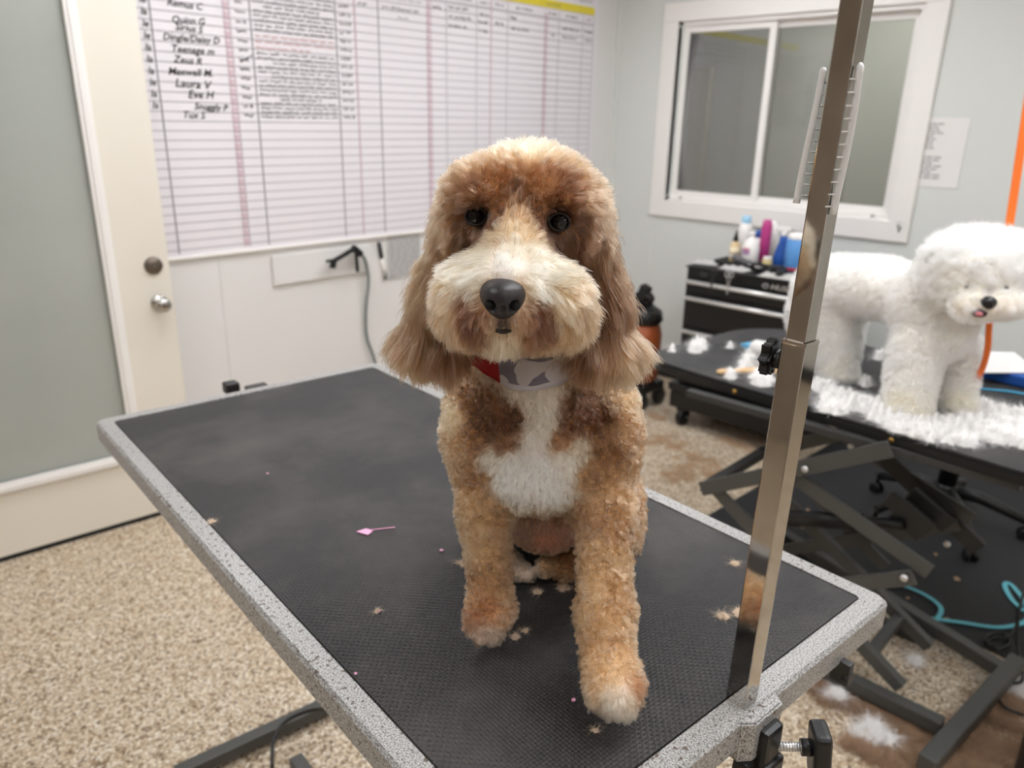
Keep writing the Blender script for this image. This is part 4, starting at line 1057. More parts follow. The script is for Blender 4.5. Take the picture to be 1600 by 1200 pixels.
V2, F2, N2, me2 = body_mesh('dog', D2, 0.0075)
W_1, W_2 = (250,247,240), (246,240,226)
A2 = []
for (px, py, col, L, f2, lift) in [
 (1310,420,W_1,.020,(-.2,.2),.9), (1360,420,W_1,.018,(0,.2),.9), (1420,430,W_1,.018,(0,.2),.9), (1290,480,W_1,.020,(0,-.3),.8), (1350,480,W_1,.016,(0,-.4),.7), (1420,500,W_1,.020,(0,-.5),.75), (1470,530,W_1,.020,(0,-.6),.7),
 (1300,540,W_1,.022,(0,-.5),.8), (1308,585,W_2,.022,(0,-.5),.8), (1420,580,W_1,.022,(0,-.5),.8), (1416,640,(246,238,216),.024,(0,-.5),.8), (1492,590,W_1,.020,(0,-.5),.8), (1494,630,(246,238,216),.022,(0,-.5),.8),
 (1512,449,(168,158,148),.010,(0,-.3),.5), (1570,450,(168,158,148),.010,(0,-.3),.5), (1524,375,W_1,.040,(0,.4),.9), (1475,395,W_1,.040,(-.4,.2),.9), (1580,390,W_1,.040,(.4,.2),.9), (1465,435,W_2,.030,(-.5,-.4),.8), (1595,430,W_1,.030,(.4,-.4),.8), (1540,420,W_1,.030,(0,-.3),.8),
 (1510,455,W_2,.016,(-.5,-.3),.6), (1575,458,W_2,.016,(.5,-.3),.6), (1544,456,(196,190,184),.010,(0,-.3),.4), (1512,480,(240,230,214),.020,(-.2,-1),.6), (1580,478,(232,218,196),.022,(.2,-1),.6), (1565,485,(226,212,190),.014,(.1,-1),.5), (1545,500,W_2,.018,(0,-1),.6)]:
    p = D2.march(px, py, 1.3)
    if p is not None and (p-np.array(O)).dot(np.array(GD)) < 3: A2.append((p, col, L, f2, lift, .28, 1.2 if max(col) < 200 else 3.0))
A2.append((np.array(ong(1350, 450, 2.5)), W_1, .02, (0,0), .9, .3, 3.0))
body2 = link('dog', me2, None, [skin_mat('white_dog_skin', 0.9)])
tag(body2, 'small fluffy white dog with a rounded head standing on the far grooming table', 'dog')
_, c2V = make_coat('fur', V2, F2, N2, A2, 210000, body2, hair_mat('white_dog_hair'), 0.00036, segs=4, curl_wl=0.03, clump=0.4, vary=(.03,.0,.02), sat=.6, gain=1.05, top=.94, guides=70, jit=.42, tiplen=.5, zcut=T2, seed=9,
    skip=lambda P: (np.linalg.norm(P-n2p, axis=1) < 0.018) | (np.linalg.norm(P-m2p, axis=1) < 0.013))
paint(me2, c2V)
ND2 = SDF(); ND2.ell(n2p+np.array(ray(1545,472))*0.002, (.0185, .017, .0145), 0.006); ND2.ell(n2p+np.array([0,0,-.007]), (.012, .014, .011), .006)
for s_ in (-1, 1): ND2.carves.append((n2p+np.array(RD)*s_*0.009-np.array(GD)*0.016+np.array([0,0,-.003]), 0.0045, 0.004))
lo, hi = ND2.bounds(); v2, f2 = surface_nets(ND2.ev, lo, hi, 0.0016)
link('nose', mesh_np('nose', v2, f2), body2, [mat('black_nose', (26,24,25), 0.35)])
mb = MB(); mb.lathe(Vector(m2p)+Vector(ray(1530,489))*0.006, [(0.002, 0), (0.014, 0.003), (0.017, 0.009), (0.012, 0.014), (0.003, 0.016)], axis=-Vector(ray(1530,489)), seg=20, sq=0.6); mt = mb.build('mouth', mat('dark_lips', (44,26,28), 0.4), body2)
mb = MB(); mb.lathe(Vector(m2p)-Vector(ray(1530,489))*0.008+V(0,0,-0.003), [(0.001, 0), (0.008, 0.002), (0.009, 0.005), (0.002, 0.008)], axis=-Vector(ray(1530,489)), seg=16, sq=0.6); mb.build('tongue', mat('tongue', (196,110,120), 0.4), mt)
for p in ep2:
    mb = MB(); mb.lathe(Vector(p)+Vector(ray(1540,450))*0.013, [(0.001,0),(0.007,0.002),(0.009,0.008),(0.006,0.014),(0.001,0.0155)], axis=-Vector(ray(1540,450)), seg=18, sq=0.6); mb.build('eye', MEye, body2)
#@@REST
# ------------------------------------------------------------------ far grooming table
t2 = empty('grooming_table', (2.43, 0.75, 0), 'far grooming table with rounded black rubber top on grey scissor legs, under the white dog', 'grooming table', rz=TA)
P2 = Matrix.Translation((2.43, 0.70, 0)) @ Matrix.Rotation(TA, 4, 'Z')
top = rrect(0.78, 1.36, (0.26, 0.13, 0.2, 0.2), 10)
mb = MB(); mb.prism(top, T2-0.034, T2-0.0065, bev=0.004, xf=P2); mb.build('tabletop', M['black'], t2)
mb = MB(); mb.prism([(x*0.985, y*0.99) for x, y in top], T2-0.0066, T2-0.0003, bev=0.002, xf=P2); mb.build('rubber_top', M['rubber2'], t2)
for (px, py) in ((1145, 607), (1401, 691)):
    q = onx(px, py, 2.06); uyy = (P2.to_3x3() @ V(-1, 0, 0)); loc = P2.inverted() @ q; b = P2 @ V(-0.39, loc.y, T2-0.02)
    mb = MB(); mb.lathe(b, [(0.007, -0.002), (0.007, 0.002), (0.004, 0.004)], axis=uyy, seg=14); mb.build('brass_bolt', M['bolt'], t2)
mb = MB()                                                # base frame tubes
X2a, X2b = 1.965, 2.44
def seg2(x0, y0, z0, x1, y1, z1, w, t, mm='grey_steel', name='lift_arm', bev=0.002):
    mb = MB(); mb.bar((x0, y0, z0), (x1, y1, z1), w, t, bev=bev); return mb.build(name, M[mm], t2)
a, b = onz(1450, 1192, 0.045), onz(1587, 1037, 0.045)
mb.bar(a-(b-a)*0.02, b+(b-a)*0.02, 0.045, 0.045, bev=0.004)
r0, r1 = onz(1258, 1030, 0.045), onz(1472, 1135, 0.045); mb.bar(r0+(r0-r1)*0.9, r1, 0.04, 0.04, bev=0.004)
r2, r3 = onz(1400, 945, 0.045), onz(1565, 1047, 0.045); mb.bar(r2+(r2-r3)*1.5, r3, 0.04, 0.04, bev=0.004)
e0, e1 = r0+(r0-r1)*0.88, r2+(r2-r3)*1.48
mb.bar(e0, e1, 0.045, 0.045, bev=0.004)
mb.build('base_frame', M['grey_steel'], t2)
mb = MB(); mb.bar((2.39, 0.42, 0.020), (2.385, 0.90, 0.020), 0.03, 0.03); mb.build('inner_rail', M['dark_steel'], t2)
for x in (2.0, 2.40):
    seg2(x, 1.06, .462, x, .54, .765, 0.012, 0.045)
    seg2(x+0.02, .80, .600, x+0.02, .395, .455, 0.012, 0.042)
    seg2(x, .425, .435, x, .95, .115, 0.012, 0.042)
    seg2(x+0.02, 1.04, .48, x+0.02, .60, .20, 0.012, 0.04)
for x in (2.035, 2.28): seg2(x, .93, .40, x, .405, .075, 0.03, 0.035)
seg2(2.035, .50, .13, 2.28, .50, .13, 0.03, 0.03, name='cross_bar')
seg2(2.0, 1.05, .468, 2.42, 1.05, .468, 0.03, 0.03, name='cross_bar')
seg2(2.42, .70, .59, 2.42, .36, .37, 0.02, 0.05, 'dark_steel')
mb = MB(); mb.bar((2.02, .25, .757), (2.02, 1.15, .757), 0.03, 0.02); mb.bar((2.44, .25, .757), (2.44, 1.15, .757), 0.03, 0.02); mb.bar((2.0, .5, .757), (2.46, .5, .757), 0.03, 0.016); mb.build('top_frame', M['dark_steel'], t2)
mb = MB(); mb.cyl((2.2, .86, .36), (2.2, .63, .44), 0.026, seg=20); mb.cyl((2.2, .63, .44), (2.2, .52, .475), 0.016, seg=16); mb.build('lift_cylinder', M['black'], t2)
mb = MB(); mb.box((2.28, .52, .46), (0.12, 0.10, 0.03), rot=Matrix.Rotation(0.5, 3, 'X'), bev=0.003); mb.box((2.22, .52, .50), (0.02, 0.14, 0.05), rot=Matrix.Rotation(0.5, 3, 'X'), bev=0.003); mb.box((2.36, .50, .47), (0.02, 0.14, 0.05), rot=Matrix.Rotation(0.5, 3, 'X'), bev=0.003); mb.build('lift_bracket', M['dark_steel'], t2)
for (px, py, x) in ((1413, 903, 2.0), (1258, 733, 2.0), (1480, 850, 2.4), (1330, 697, 2.4)):
    q = onx(px, py, x-0.012); mb = MB(); mb.lathe(q, [(0.010, 0), (0.010, 0.004), (0.006, 0.007)], axis=(-1, 0, 0), seg=14); mb.build('pivot_bolt', M['alu'], t2)
mb = MB(); mb.lathe((2.2, 1.02, 0.0), [(0.02, 0), (0.02, 0.03), (0.012, 0.04)], seg=12); mb.build('foot', M['black'], t2)

# clipped hair: heaps of loose curls, built as low mounds with stray hairs
def clippings(name, label, blobs, col, z, seed, hair=0.010, hgt=0.012, cell=0.004, strands=2500, thr=0.0, width=0.0004, freq=0.03):
    r = np.random.default_rng(seed); xs = [b[0] for b in blobs]; ys = [b[1] for b in blobs]; rm_ = max(b[2] for b in blobs)
    x = np.arange(min(xs)-rm_, max(xs)+rm_, cell); y = np.arange(min(ys)-rm_, max(ys)+rm_, cell); XX, YY = np.meshgrid(x, y, indexing='ij')
    f = np.zeros_like(XX)
    for (bx_, by_, br, *bh) in blobs:
        hh = bh[0] if bh else 1.0; f = np.maximum(f, np.clip(1-((XX-bx_)**2+(YY-by_)**2)/br**2, 0, 1)*hh)
    n1, n2 = Noise3(freq, seed=seed), Noise3(freq*0.6, seed=seed+1); P = np.stack([XX.ravel(), YY.ravel(), 0*XX.ravel()], 1)
    nz = (0.5+0.35*n1(P)[:, 0]+0.25*n2(P)[:, 0]).reshape(XX.shape); lump = np.abs(n2(P*1.0)[:, 1]).reshape(XX.shape)
    Hh = f*(0.25+nz) - 0.22 - thr; ok = (Hh > 0) & (f > 0.05)
    ZZ = z + np.where(ok, (1-np.exp(-3.2*np.clip(Hh, 0, 1)))*hgt*(0.75+0.35*lump), 0.0002)
    q = ok[:-1, :-1] | ok[1:, :-1] | ok[:-1, 1:] | ok[1:, 1:]
    idx = np.arange(XX.size).reshape(XX.shape); I = np.argwhere(q); i, j = I[:, 0], I[:, 1]
    Fq = np.stack([idx[i, j], idx[i+1, j], idx[i+1, j+1], idx[i, j+1]], 1)
    used = np.unique(Fq); mp = -np.ones(XX.size, int); mp[used] = np.arange(len(used))
    Vq = np.stack([XX.ravel(), YY.ravel(), ZZ.ravel()], 1)[used]; Fq = mp[Fq]
    if len(Fq) == 0: return
    # stray hairs as thin curved ribbons
    ci = r.integers(0, len(Fq), strands); p = Vq[Fq[ci]].mean(1) + r.normal(size=(strands, 3))*[cell/2, cell/2, 0]
    a = r.uniform(0, 6.28, strands); d = np.stack([np.cos(a), np.sin(a), r.uniform(-0.25, 0.45, strands)], 1); d /= np.linalg.norm(d, axis=1)[:, None]
    sd = np.cross(d, [0, 0, 1]); sd /= np.linalg.norm(sd, axis=1)[:, None]+1e-6; bend = r.normal(size=(strands, 3))*[1.3, 1.3, 0.3]
    VS = []; K = 4
    for k in range(K+1):
        t = k/K; c = p + (d*t + bend*t*t*0.5)*hair*r.uniform(.95, 1.05); c[:, 2] = np.maximum(c[:, 2], z+0.0004)
        wv = width*(1-0.7*t); VS += [c-sd*wv, c+sd*wv]
    VS = np.stack(VS, 1).reshape(-1, 3); base = len(Vq)+np.arange(strands)*(2*(K+1))
    FS = np.concatenate([np.stack([base+2*k, base+2*k+1, base+2*k+3, base+2*k+2], 1) for k in range(K)])
    me = mesh_np(name, np.concatenate([Vq, VS]), np.concatenate([Fq, FS])); mt = mat(name+'_hair', col, 0.85, sheen=0.4, spec=0.2)
    return tag(link(name, me, None, [mt]), label, 'hair clippings', kind='stuff')
def onT2(px, py): p = onz(px, py, T2); return (p.x, p.y)
WF = (244,242,240)
blobs = [onT2(px, py)+(r_,) for px, py, r_ in ((1285,607,.05),(1310,622,.06),(1335,632,.07),(1365,640,.07),(1390,655,.07),(1420,668,.08),(1450,678,.07),(1480,672,.07),(1515,668,.08),(1545,680,.07),(1575,668,.07),(1590,690,.06),(1530,640,.06),(1560,650,.06),(1590,655,.06),(1300,640,.05),(1500,690,.05))]
clippings('clipped_hair', 'heap of white curly hair clippings around the white dog\'s paws', blobs, WF, T2, 21, hair=0.024, hgt=0.027, strands=17000, width=0.0006, thr=0.12, freq=0.026)
blobs = [onT2(px, py)+(r_,) for px, py, r_ in ((1092,543,.035),(1086,549,.025),(1140,543,.015),(1178,556,.035),(1170,568,.035),(1160,578,.02),(1190,592,.04),(1188,600,.03),(1140,590,.02),(1050,549,.012),(1350,602,.02),(1374,561,.02))]
clippings('clipped_hair', 'small white tufts of clipped hair at the left end of the far table', blobs, WF, T2, 22, hair=0.018, hgt=0.030, strands=4000, width=0.0006, thr=-0.1)
def onF(px, py): p = onz(px, py, 0); return (p.x, p.y)
blobs = [onF(px, py)+(r_,) for px, py, r_ in ((1290,1075,.10),(1330,1095,.10),(1370,1120,.11),(1410,1140,.12),(1440,1170,.12),(1390,1180,.10),(1520,1150,.10),(1560,1120,.10),(1500,1185,.12),(1580,1180,.10),(1590,1100,.07),(1350,1180,.07),(1470,1195,.1))]
clippings('clipped_hair', 'scattered light brown hair clippings on the floor below the far table\'s near corner', blobs, (158,126,98), 0.0, 23, hair=0.026, hgt=0.016, strands=30000, width=0.0006, thr=0.50, freq=0.05)
blobs = [onF(px, py)+(r_,) for px, py, r_ in ((1362,1150,.045),(1305,1090,.03),(1380,1160,.03),(1430,1035,.02),(1590,1075,.05))]
clippings('clipped_hair', 'white tufts of clipped hair on the floor beside the steel base frame', blobs, WF, 0.002, 24, hair=0.025, hgt=0.022, strands=4000, width=0.0006, thr=-0.1)
blobs = [onF(px, py)+(r_,) for px, py, r_ in ((1040,690,.16),(1090,720,.15),(1150,690,.14),(1130,745,.12),(1180,700,.12),(1060,740,.14),(1030,650,.12))]
clippings('clipped_hair', 'thin brown hair clippings on the floor between the near table and tool chest', blobs, (186,154,120), 0.0, 25, hair=0.02, hgt=0.004, strands=9000, width=0.0006, thr=0.42, freq=0.06)
blobs = [(lambda p: (p.x, p.y, r_))(onz(px, py, TZ)) for px, py, r_ in ((806,995,.006),(820,985,.005),(1160,958,.012),(1130,962,.008),(1148,880,.006),(590,955,.004),(880,918,.010),(840,925,.006),(722,880,.008),(930,1140,.004),(330,815,.006),(1174,950,.010))]
clippings('clipped_hair', 'few tiny cream hair tufts scattered on the near black rubber table top', blobs, (206,184,160), TZ-0.0006, 26, hair=0.006, hgt=0.003, cell=0.001, strands=1600, width=0.0002, thr=0.12, freq=0.006)
# pink feather-like petal and crumbs on the near top
pk = MB(); p0, p1, p2, p3 = [onz(x, y, TZ+0.0006) for x, y in ((557, 831), (572, 826), (583, 829), (575, 836))]
pk.prism([(p.x, p.y) for p in (p0, p1, p2, p3)], TZ, TZ+0.0012)
a, b = onz(580, 828, TZ+0.001), onz(617, 824, TZ+0.001); pk.tube([a, b], 0.0009, seg=6)
tag(pk.build('ribbon_scrap', M['pink']), 'pink scrap with a thin tail lying on the near black table top', 'scrap')
for (px, py, s_, lab) in ((690,860,.0028,'pink crumb nearest the brown dog\'s left foreleg in the photo'), (592,956,.0018,'pink crumb left of the brown dog\'s raised-looking left paw, mid table'), (556,1053,.0022,'pink crumb against the left rim of the near table'), (896,1094,.0026,'pink crumb beside the brown dog\'s foremost paw'), (418,740,.0022,'faint pink crumb on the far left part of the near table top')):
    q = onz(px, py, TZ); mb = MB(); mb.prism([(q.x+s_*math.cos(a)*random.uniform(.6, 1.2), q.y+s_*math.sin(a)*random.uniform(.6, 1.2)) for a in np.linspace(0, 2*math.pi, 7)[:-1]], TZ, TZ+0.001); tag(mb.build('pink_crumb', M['pink']), lab, 'scrap', group='pink crumbs on the near table')

# brush and nozzle on the far table
br = empty('brush', onz(1160, 583, T2), 'pale wooden handled brush lying at the left end of the far table', 'brush')
a, b = onz(1120, 581, T2+0.012), onz(1196, 577, T2+0.016)
mb = MB(); d = (b-a).normalized(); mb.lathe(a, [(0.004, 0), (0.009, 0.004), (0.011, 0.02), (0.009, 0.06), (0.012, 0.10), (0.013, (b-a).length)], axis=d, seg=18, sq=0.75); mb.build('handle', M['wood'], br)
mb = MB(); q = b+d*0.035; mb.box(q, (0.07, 0.05, 0.02), rz=math.atan2(d.y, d.x), bev=0.006); mb.build('head', M['wood'], br)
bt = empty('powder_bottle', onz(1178, 541, T2), 'small white bottle with a blue pointed tip lying on the far table', 'bottle')
a, b = onz(1157, 538, T2+0.028), onz(1192, 545, T2+0.032); d = (b-a).normalized()
mb = MB(); mb.lathe(a, [(0.003, 0), (0.010, 0.018), (0.018, 0.045)], axis=d, seg=18); mb.build('tip', mat('light_blue_plastic', (90,165,205), 0.4), bt)
mb = MB(); mb.lathe(a+d*0.045, [(0.018, 0), (0.026, 0.012), (0.028, 0.05), (0.022, 0.075), (0.004, 0.08)], axis=d, seg=20); mb.build('bottle_body', M['trimwhite'], bt)
# book, sheet and strap at the right edge of the far table
q = onz(1600, 606, T2)
mb = MB(); mb.box(V(2.80, 0.40, T2+0.018), (0.20, 0.26, 0.035), rz=TA-0.05, bev=0.006)
tag(mb.build('case', M['blue']), 'blue case lying on the far table under the white sheet', 'case')
pc2 = empty('record_sheet', (2.84, 0.45, T2+0.04), 'white handwritten sheet on top of the blue case, right edge of the photo', 'paper')
q4 = [onz(*p, T2+0.044) for p in ((1530,580), (1625,580), (1585,549), (1548,548))]
mb = MB(); mb.prism([(p.x, p.y) for p in q4], T2+0.0375, T2+0.041); mb.build('sheet', M['paper'], pc2)
mb = MB()
for i in range(9):
    t = 0.12+0.085*i; a = q4[0].lerp(q4[3], t); b = q4[1].lerp(q4[2], t); x = .12
    while x < .9:
        l = random.uniform(.04, .12); u0, u1 = a.lerp(b, x), a.lerp(b, min(.92, x+l)); w_ = (q4[3]-q4[0]).normalized()*0.0022; z_ = V(0,0,T2+0.0416-u0.z)
        mb.quad(u0+z_, u1+z_, u1+w_+z_, u0+w_+z_); x += l+.03
mb.build('writing', M['inkgrey'], pc2)
st = [onz(1506, 604, T2+0.006), onz(1540, 608, T2+0.003), onz(1580, 612, T2+0.003), onz(1640, 622, T2+0.003)]
mb = MB(); mb.tube(bez(st), 0.005, seg=8, flat=0.0022); tag(mb.build('blue_strap', mat('sky_blue_strap', (70,170,215), 0.6)), 'thin sky blue strap on the far table beside the white dog\'s front paws', 'strap')
# orange grooming loop: from above, behind the white dog's head, then down to the table
gl = empty('grooming_loop', ong(1590, 300, 2.0), 'orange nylon grooming lead hanging down to the white dog', 'lead')
mb = MB(); a, b = ong(1612, 120, 2.04), ong(1574, 372, 2.04); mb.bar(a, b, 0.022, 0.003, up=GD, bev=0.0005); mb.build('upper_strap', M['orange'], gl)
mb = MB(); pts = bez([ong(1548, 480, 1.96), ong(1545, 515, 1.96), ong(1543, 545, 1.97), ong(1537, 570, 2.0), ong(1526, 592, 2.05), ong(1512, 606, 2.08)])
mb.tube(pts, 0.008, seg=8, flat=0.0022); mb.build('lower_strap', M['orange'], gl)

# ------------------------------------------------------------------ black floor mat and what lies on it
mp = [onz(1040, 700, 0), ]
MP = [V(2.60, 1.36, 0), V(2.49, 0.10, 0), V(3.98, -0.02, 0), V(3.98, 1.30, 0)]
mb = MB(); mb.prism([(p.x, p.y) for p in MP], 0.0, 0.006, bev=0.001)
tag(mb.build('floor_mat', M['floormat']), 'black rubber mat on the pebbled floor under the far table', 'mat')
ls = [(1372,915), (1388,935), (1410,955), (1450,965), (1500,972), (1560,980), (1600,972), (1606,958), (1598,935), (1578,912), (1570,915), (1580,935), (1600,955)]
mb = MB(); mb.tube(bez([onz(x, y, 0.012) for x, y in ls]), 0.009, seg=8, flat=0.002)
mb2 = [(1385,942), (1400,947), (1440,975), (1462,968), (1470,950), (1450,932), (1420,918), (1395,912), (1375,916)]
mb.tube(bez([onz(x, y, 0.017) for x, y in mb2]), 0.008, seg=8, flat=0.002)
tag(mb.build('dog_leash', M['teal']), 'turquoise nylon leash lying in loops on the black floor mat', 'leash')
mb = MB(); q = [(1556,1010),(1540,1002),(1548,990),(1570,990),(1578,1005),(1560,1015),(1545,1008),(1552,996),(1575,995),(1588,975),(1598,930)]
mb.tube(bez([onz(x, y, 0.012+0.002*(i % 3)) for i, (x, y) in enumerate(q)]), 0.004, seg=6)
tag(mb.build('power_cable', M['black']), 'thin black cable coiled on the mat corner beside the steel base frame', 'cable')
mb = MB(); q = [(1606,900),(1592,960),(1590,1010),(1598,1060),(1580,1068),(1558,1072),(1556,1085),(1570,1105),(1600,1118)]
mb.tube(bez([onz(x, y, 0.10 if i < 2 else 0.03) for i, (x, y) in enumerate(q)]), 0.0045, seg=6)
tag(mb.build('power_cable', M['black']), 'black cable hanging and looping over the floor at the right edge', 'cable')
r = random.Random(4)
for (px, py, lab) in ((1300,800,'between two scissor legs, left of its pair'),(1322,797,'between two scissor legs, right of its pair'),(1410,742,'beside the top of the stool base arm'),(1262,797,'nearest the chrome post'),(1462,867,'left of the front stool caster'),(1495,905,'alone below the front stool caster'),(1350,838,'under the lift cylinder'),(1418,935,'inside the turquoise leash loop'),(1480,968,'touching the straight run of turquoise leash'),(1255,825,'just below the one nearest the chrome post')):
    q = onz(px, py, 0.0065); mb = MB(); n = 7; s_ = r.uniform(.008, .015)
    mb.prism([(q.x+s_*r.uniform(.4, 1.2)*math.cos(2*math.pi*i/n), q.y+s_*r.uniform(.4, 1.2)*math.sin(2*math.pi*i/n)) for i in range(n)], 0.0058, 0.010, bev=0.001)
    tag(mb.build('hair_tuft', mat('tan_tuft', (176,146,118), 0.9)), 'small tan tuft on the floor mat '+lab, 'hair tuft', group='tan tufts on the floor mat')

# five-star stool base
sb = empty('stool_base', (3.12, 0.66, 0), 'black five-star wheeled stool base standing on the mat behind the scissor legs', 'stool')
cx = onz(1478, 762, 0.16); mb = MB()
mb.lathe((cx.x, cx.y, 0.10), [(0.035, 0), (0.045, 0.02), (0.045, 0.07), (0.038, 0.08)], seg=24); mb.build('hub', M['black'], sb)
mb = MB(); mb.lathe((cx.x, cx.y, 0.18), [(0.036, 0), (0.036, 0.10), (0.040, 0.10), (0.040, 0.125), (0.026, 0.125), (0.026, 0.10), (0.002, 0.10)], seg=24); mb.build('column', M['black'], sb)
feet = [onz(1505, 866, 0.0), onz(1583, 838, 0.0)]
R0 = (feet[0]-V(cx.x, cx.y, 0)).length; a0 = math.atan2(feet[0].y-cx.y, feet[0].x-cx.x)
for k in range(5):
    a = a0 + k*2*math.pi/5; d = V(math.cos(a), math.sin(a), 0); e = V(cx.x, cx.y, 0)+d*0.30
    mb = MB(); mb.tube([V(cx.x, cx.y, .15)+d*.03, V(cx.x, cx.y, .145)+d*.12, V(cx.x, cx.y, .11)+d*.22, V(cx.x, cx.y, .082)+d*.30], [.028, .024, .020, .017], seg=10); lg = mb.build('leg', M['black'], sb)
    mb = MB(); n = d.cross(V(0,0,1)); mb.cyl(e+V(0,0,.085), e+V(0,0,.05), .008, seg=10)
    for s_ in (-1, 1): mb.cyl(e+n*s_*.008+V(0,0,.0255), e+n*s_*.022+V(0,0,.0255), .0255, seg=20, bev=.004)
    mb.build('caster', M['black'], lg)

# ------------------------------------------------------------------ tool chest
CX0, CX1, CY0, CY1, CZ0, CZ1 = 3.43, 3.90, 1.34, 2.04, 0.12, 0.864
ch = empty('tool_chest', ((CX0+CX1)/2, (CY0+CY1)/2, 0), 'black rolling tool chest with silver drawer handles against the window wall', 'tool chest')
mb = MB(); mb.box(((CX0+CX1)/2+0.01, (CY0+CY1)/2, (CZ0+CZ1)/2), (CX1-CX0-0.02, CY1-CY0, CZ1-CZ0), bev=0.008)
mb.box(((CX0+CX1)/2-0.0, (CY0+CY1)/2, 0.22), (CX1-CX0+0.05, CY1-CY0+0.05, 0.04), bev=0.006); mb.box(((CX0+CX1)/2, (CY0+CY1)/2, 0.15), (CX1-CX0+0.03, CY1-CY0+0.03, 0.09), bev=0.006)
mb.build('cabinet', M['black_paint'], ch)
mb = MB(); mb.box(((CX0+CX1)/2, (CY0+CY1)/2, CZ1-0.002), (CX1-CX0, CY1-CY0, 0.008), bev=0.003); mb.build('top_mat', M['blackmatt'], ch)
zs = [(.735, .803), (.560, .728), (.40, .553), (.255, .393)]
hz = [.789, .705, .530, .375]
for (z0, z1), h_ in zip(zs, hz):
    mb = MB(); mb.box((CX0+0.002, (CY0+CY1)/2, (z0+z1)/2), (0.012, CY1-CY0-0.03, z1-z0), bev=0.003); dr = mb.build('drawer', M['black_paint'], ch)
    mb = MB(); mb.tube([(CX0-0.018, CY1-0.025, h_), (CX0-0.018, CY0+0.025, h_)], 0.011, seg=12)
    for yy in (CY1-0.04, CY0+0.04): mb.box((CX0-0.008, yy, h_), (0.018, 0.02, 0.016), bev=0.002)
    mb.build('handle', mat('brushed_handle', (222,220,218), 0.3, metal=0.5), dr)
FX = Matrix(((0,0,-1,0), (-1,0,0,0), (0,1,0,0), (0,0,0,1)))
mb = MB(); add_text(mb, 'HUSKY', 0.034, Matrix.Translation((CX0-0.0045, 1.575, 0.818)) @ FX, 0.2, 1.25); mb.tube([(CX0-0.0045, 1.60+0.014*math.cos(a), .829+.010*math.sin(a)) for a in np.linspace(0, 6.28, 14)], .002, seg=5)
mb.build('maker_lettering', M['alu'], ch)
mb = MB(); mb.box((CX0-0.003, 1.93, 0.835), (0.006, 0.045, 0.022), bev=0.002); mb.build('badge', M['dark_steel'], ch)
for (x, y) in ((CX0+.03, CY1-.05), (CX0+.03, CY0+.05), (CX1-.03, CY1-.05), (CX1-.03, CY0+.05)):
    mb = MB(); mb.box((x, y, .10), (.06, .05, .03), bev=.004); mb.box((x, y-.024, .07), (.03, .004, .07)); mb.box((x, y+.024, .07), (.03, .004, .07)); mb.cyl((x, y-.018, .05), (x, y+.018, .05), .05, seg=28, bev=.006)
    cs = mb.build('caster', M['black'], ch)
    mb = MB(); mb.cyl((x, y-.028, .05), (x, y+.028, .05), .009, seg=12); mb.build('axle', M['alu'], cs)

# ---- on top of the chest
Z = CZ1+0.0025
def ontop(px, x): p = onx(px, 400, x); return V(x, p.y, Z)
def bottle(name, label, px, x, prof, m_, cap=None, cm=None, sq=None, cat='bottle', labelband=None):
    b = ontop(px, x); t = empty(name, b, label, cat)
    mb = MB(); mb.lathe(b, prof, seg=24, sq=sq); mb.build('bottle_body', m_, t)
    if cap: mb = MB(); mb.lathe(b, cap, seg=20); mb.build('cap', cm, t)
    if labelband:
        (z0, z1, r_, lm) = labelband; mb = MB(); mb.lathe(b, [(r_, z0), (r_, z1)], seg=24, sq=sq); mb.build('label', lm, t)
    return t, b
bottle('oil_bottle', 'cream bottle with black pointed cap, leftmost on the tool chest', 1147, 3.74, [(.024,0),(.026,.004),(.026,.085),(.016,.10),(.012,.105)], mat('cream_plastic', (222,196,150), .4), [(.015,.104),(.015,.112),(.007,.145),(.003,.160)], M['black'], labelband=(.02,.075,.0265, mat('cream_label', (236,222,190), .6)))
bottle('shampoo_bottle', 'tall white bottle with pale blue cap at the back of the tool chest', 1160, 3.84, [(.034,0),(.037,.005),(.038,.15),(.030,.185),(.022,.19)], M['trimwhite'], [(.024,.189),(.025,.192),(.024,.225),(.010,.228)], mat('pale_blue_cap', (160,205,232), .4))
t, b = bottle('spray_bottle', 'white jug-like bottle with a red and violet label on the tool chest', 1172, 3.68, [(.038,0),(.042,.006),(.042,.09),(.030,.125),(.014,.14),(.012,.15)], M['trimwhite'], [(.014,.149),(.014,.165),(.007,.17)], M['trimwhite'])
mb = MB(); mb.box(b+V(-.0425, .004, .075), (.002, .038, .03)); mb.build('label', mat('violet_label', (176,140,180), .6), t)
mb = MB(); mb.box(b+V(-.0432, .004, .087), (.002, .038, .008)); mb.build('label_stripe', mat('rose_label', (206,110,130), .6), t)
bottle('spray_can', 'tall magenta spray can standing on the tool chest', 1193, 3.77, [(.024,0),(.027,.004),(.027,.19),(.024,.205),(.020,.225),(.004,.228)], mat('magenta', (186,62,132), .35))
bottle('small_jar', 'white tube behind the magenta can on the tool chest', 1203, 3.87, [(.026,0),(.028,.004),(.028,.19),(.010,.215)], M['trimwhite'])
t, b = bottle('trigger_bottle', 'royal blue spray bottle with white trigger head on the tool chest', 1222, 3.75, [(.044,0),(.047,.006),(.046,.05),(.036,.09),(.024,.13),(.022,.155),(.016,.16)], M['blue'], None, None, sq=.75)
mb = MB(); mb.cyl(b+V(0,0,.158), b+V(0,0,.178), .015, seg=16); mb.box(b+V(0,.012,.190), (.024, .072, .026), bev=.006); mb.bar(b+V(0,.030,.178), b+V(0,.046,.145), .01, .008); mb.build('trigger_head', M['trimwhite'], t)
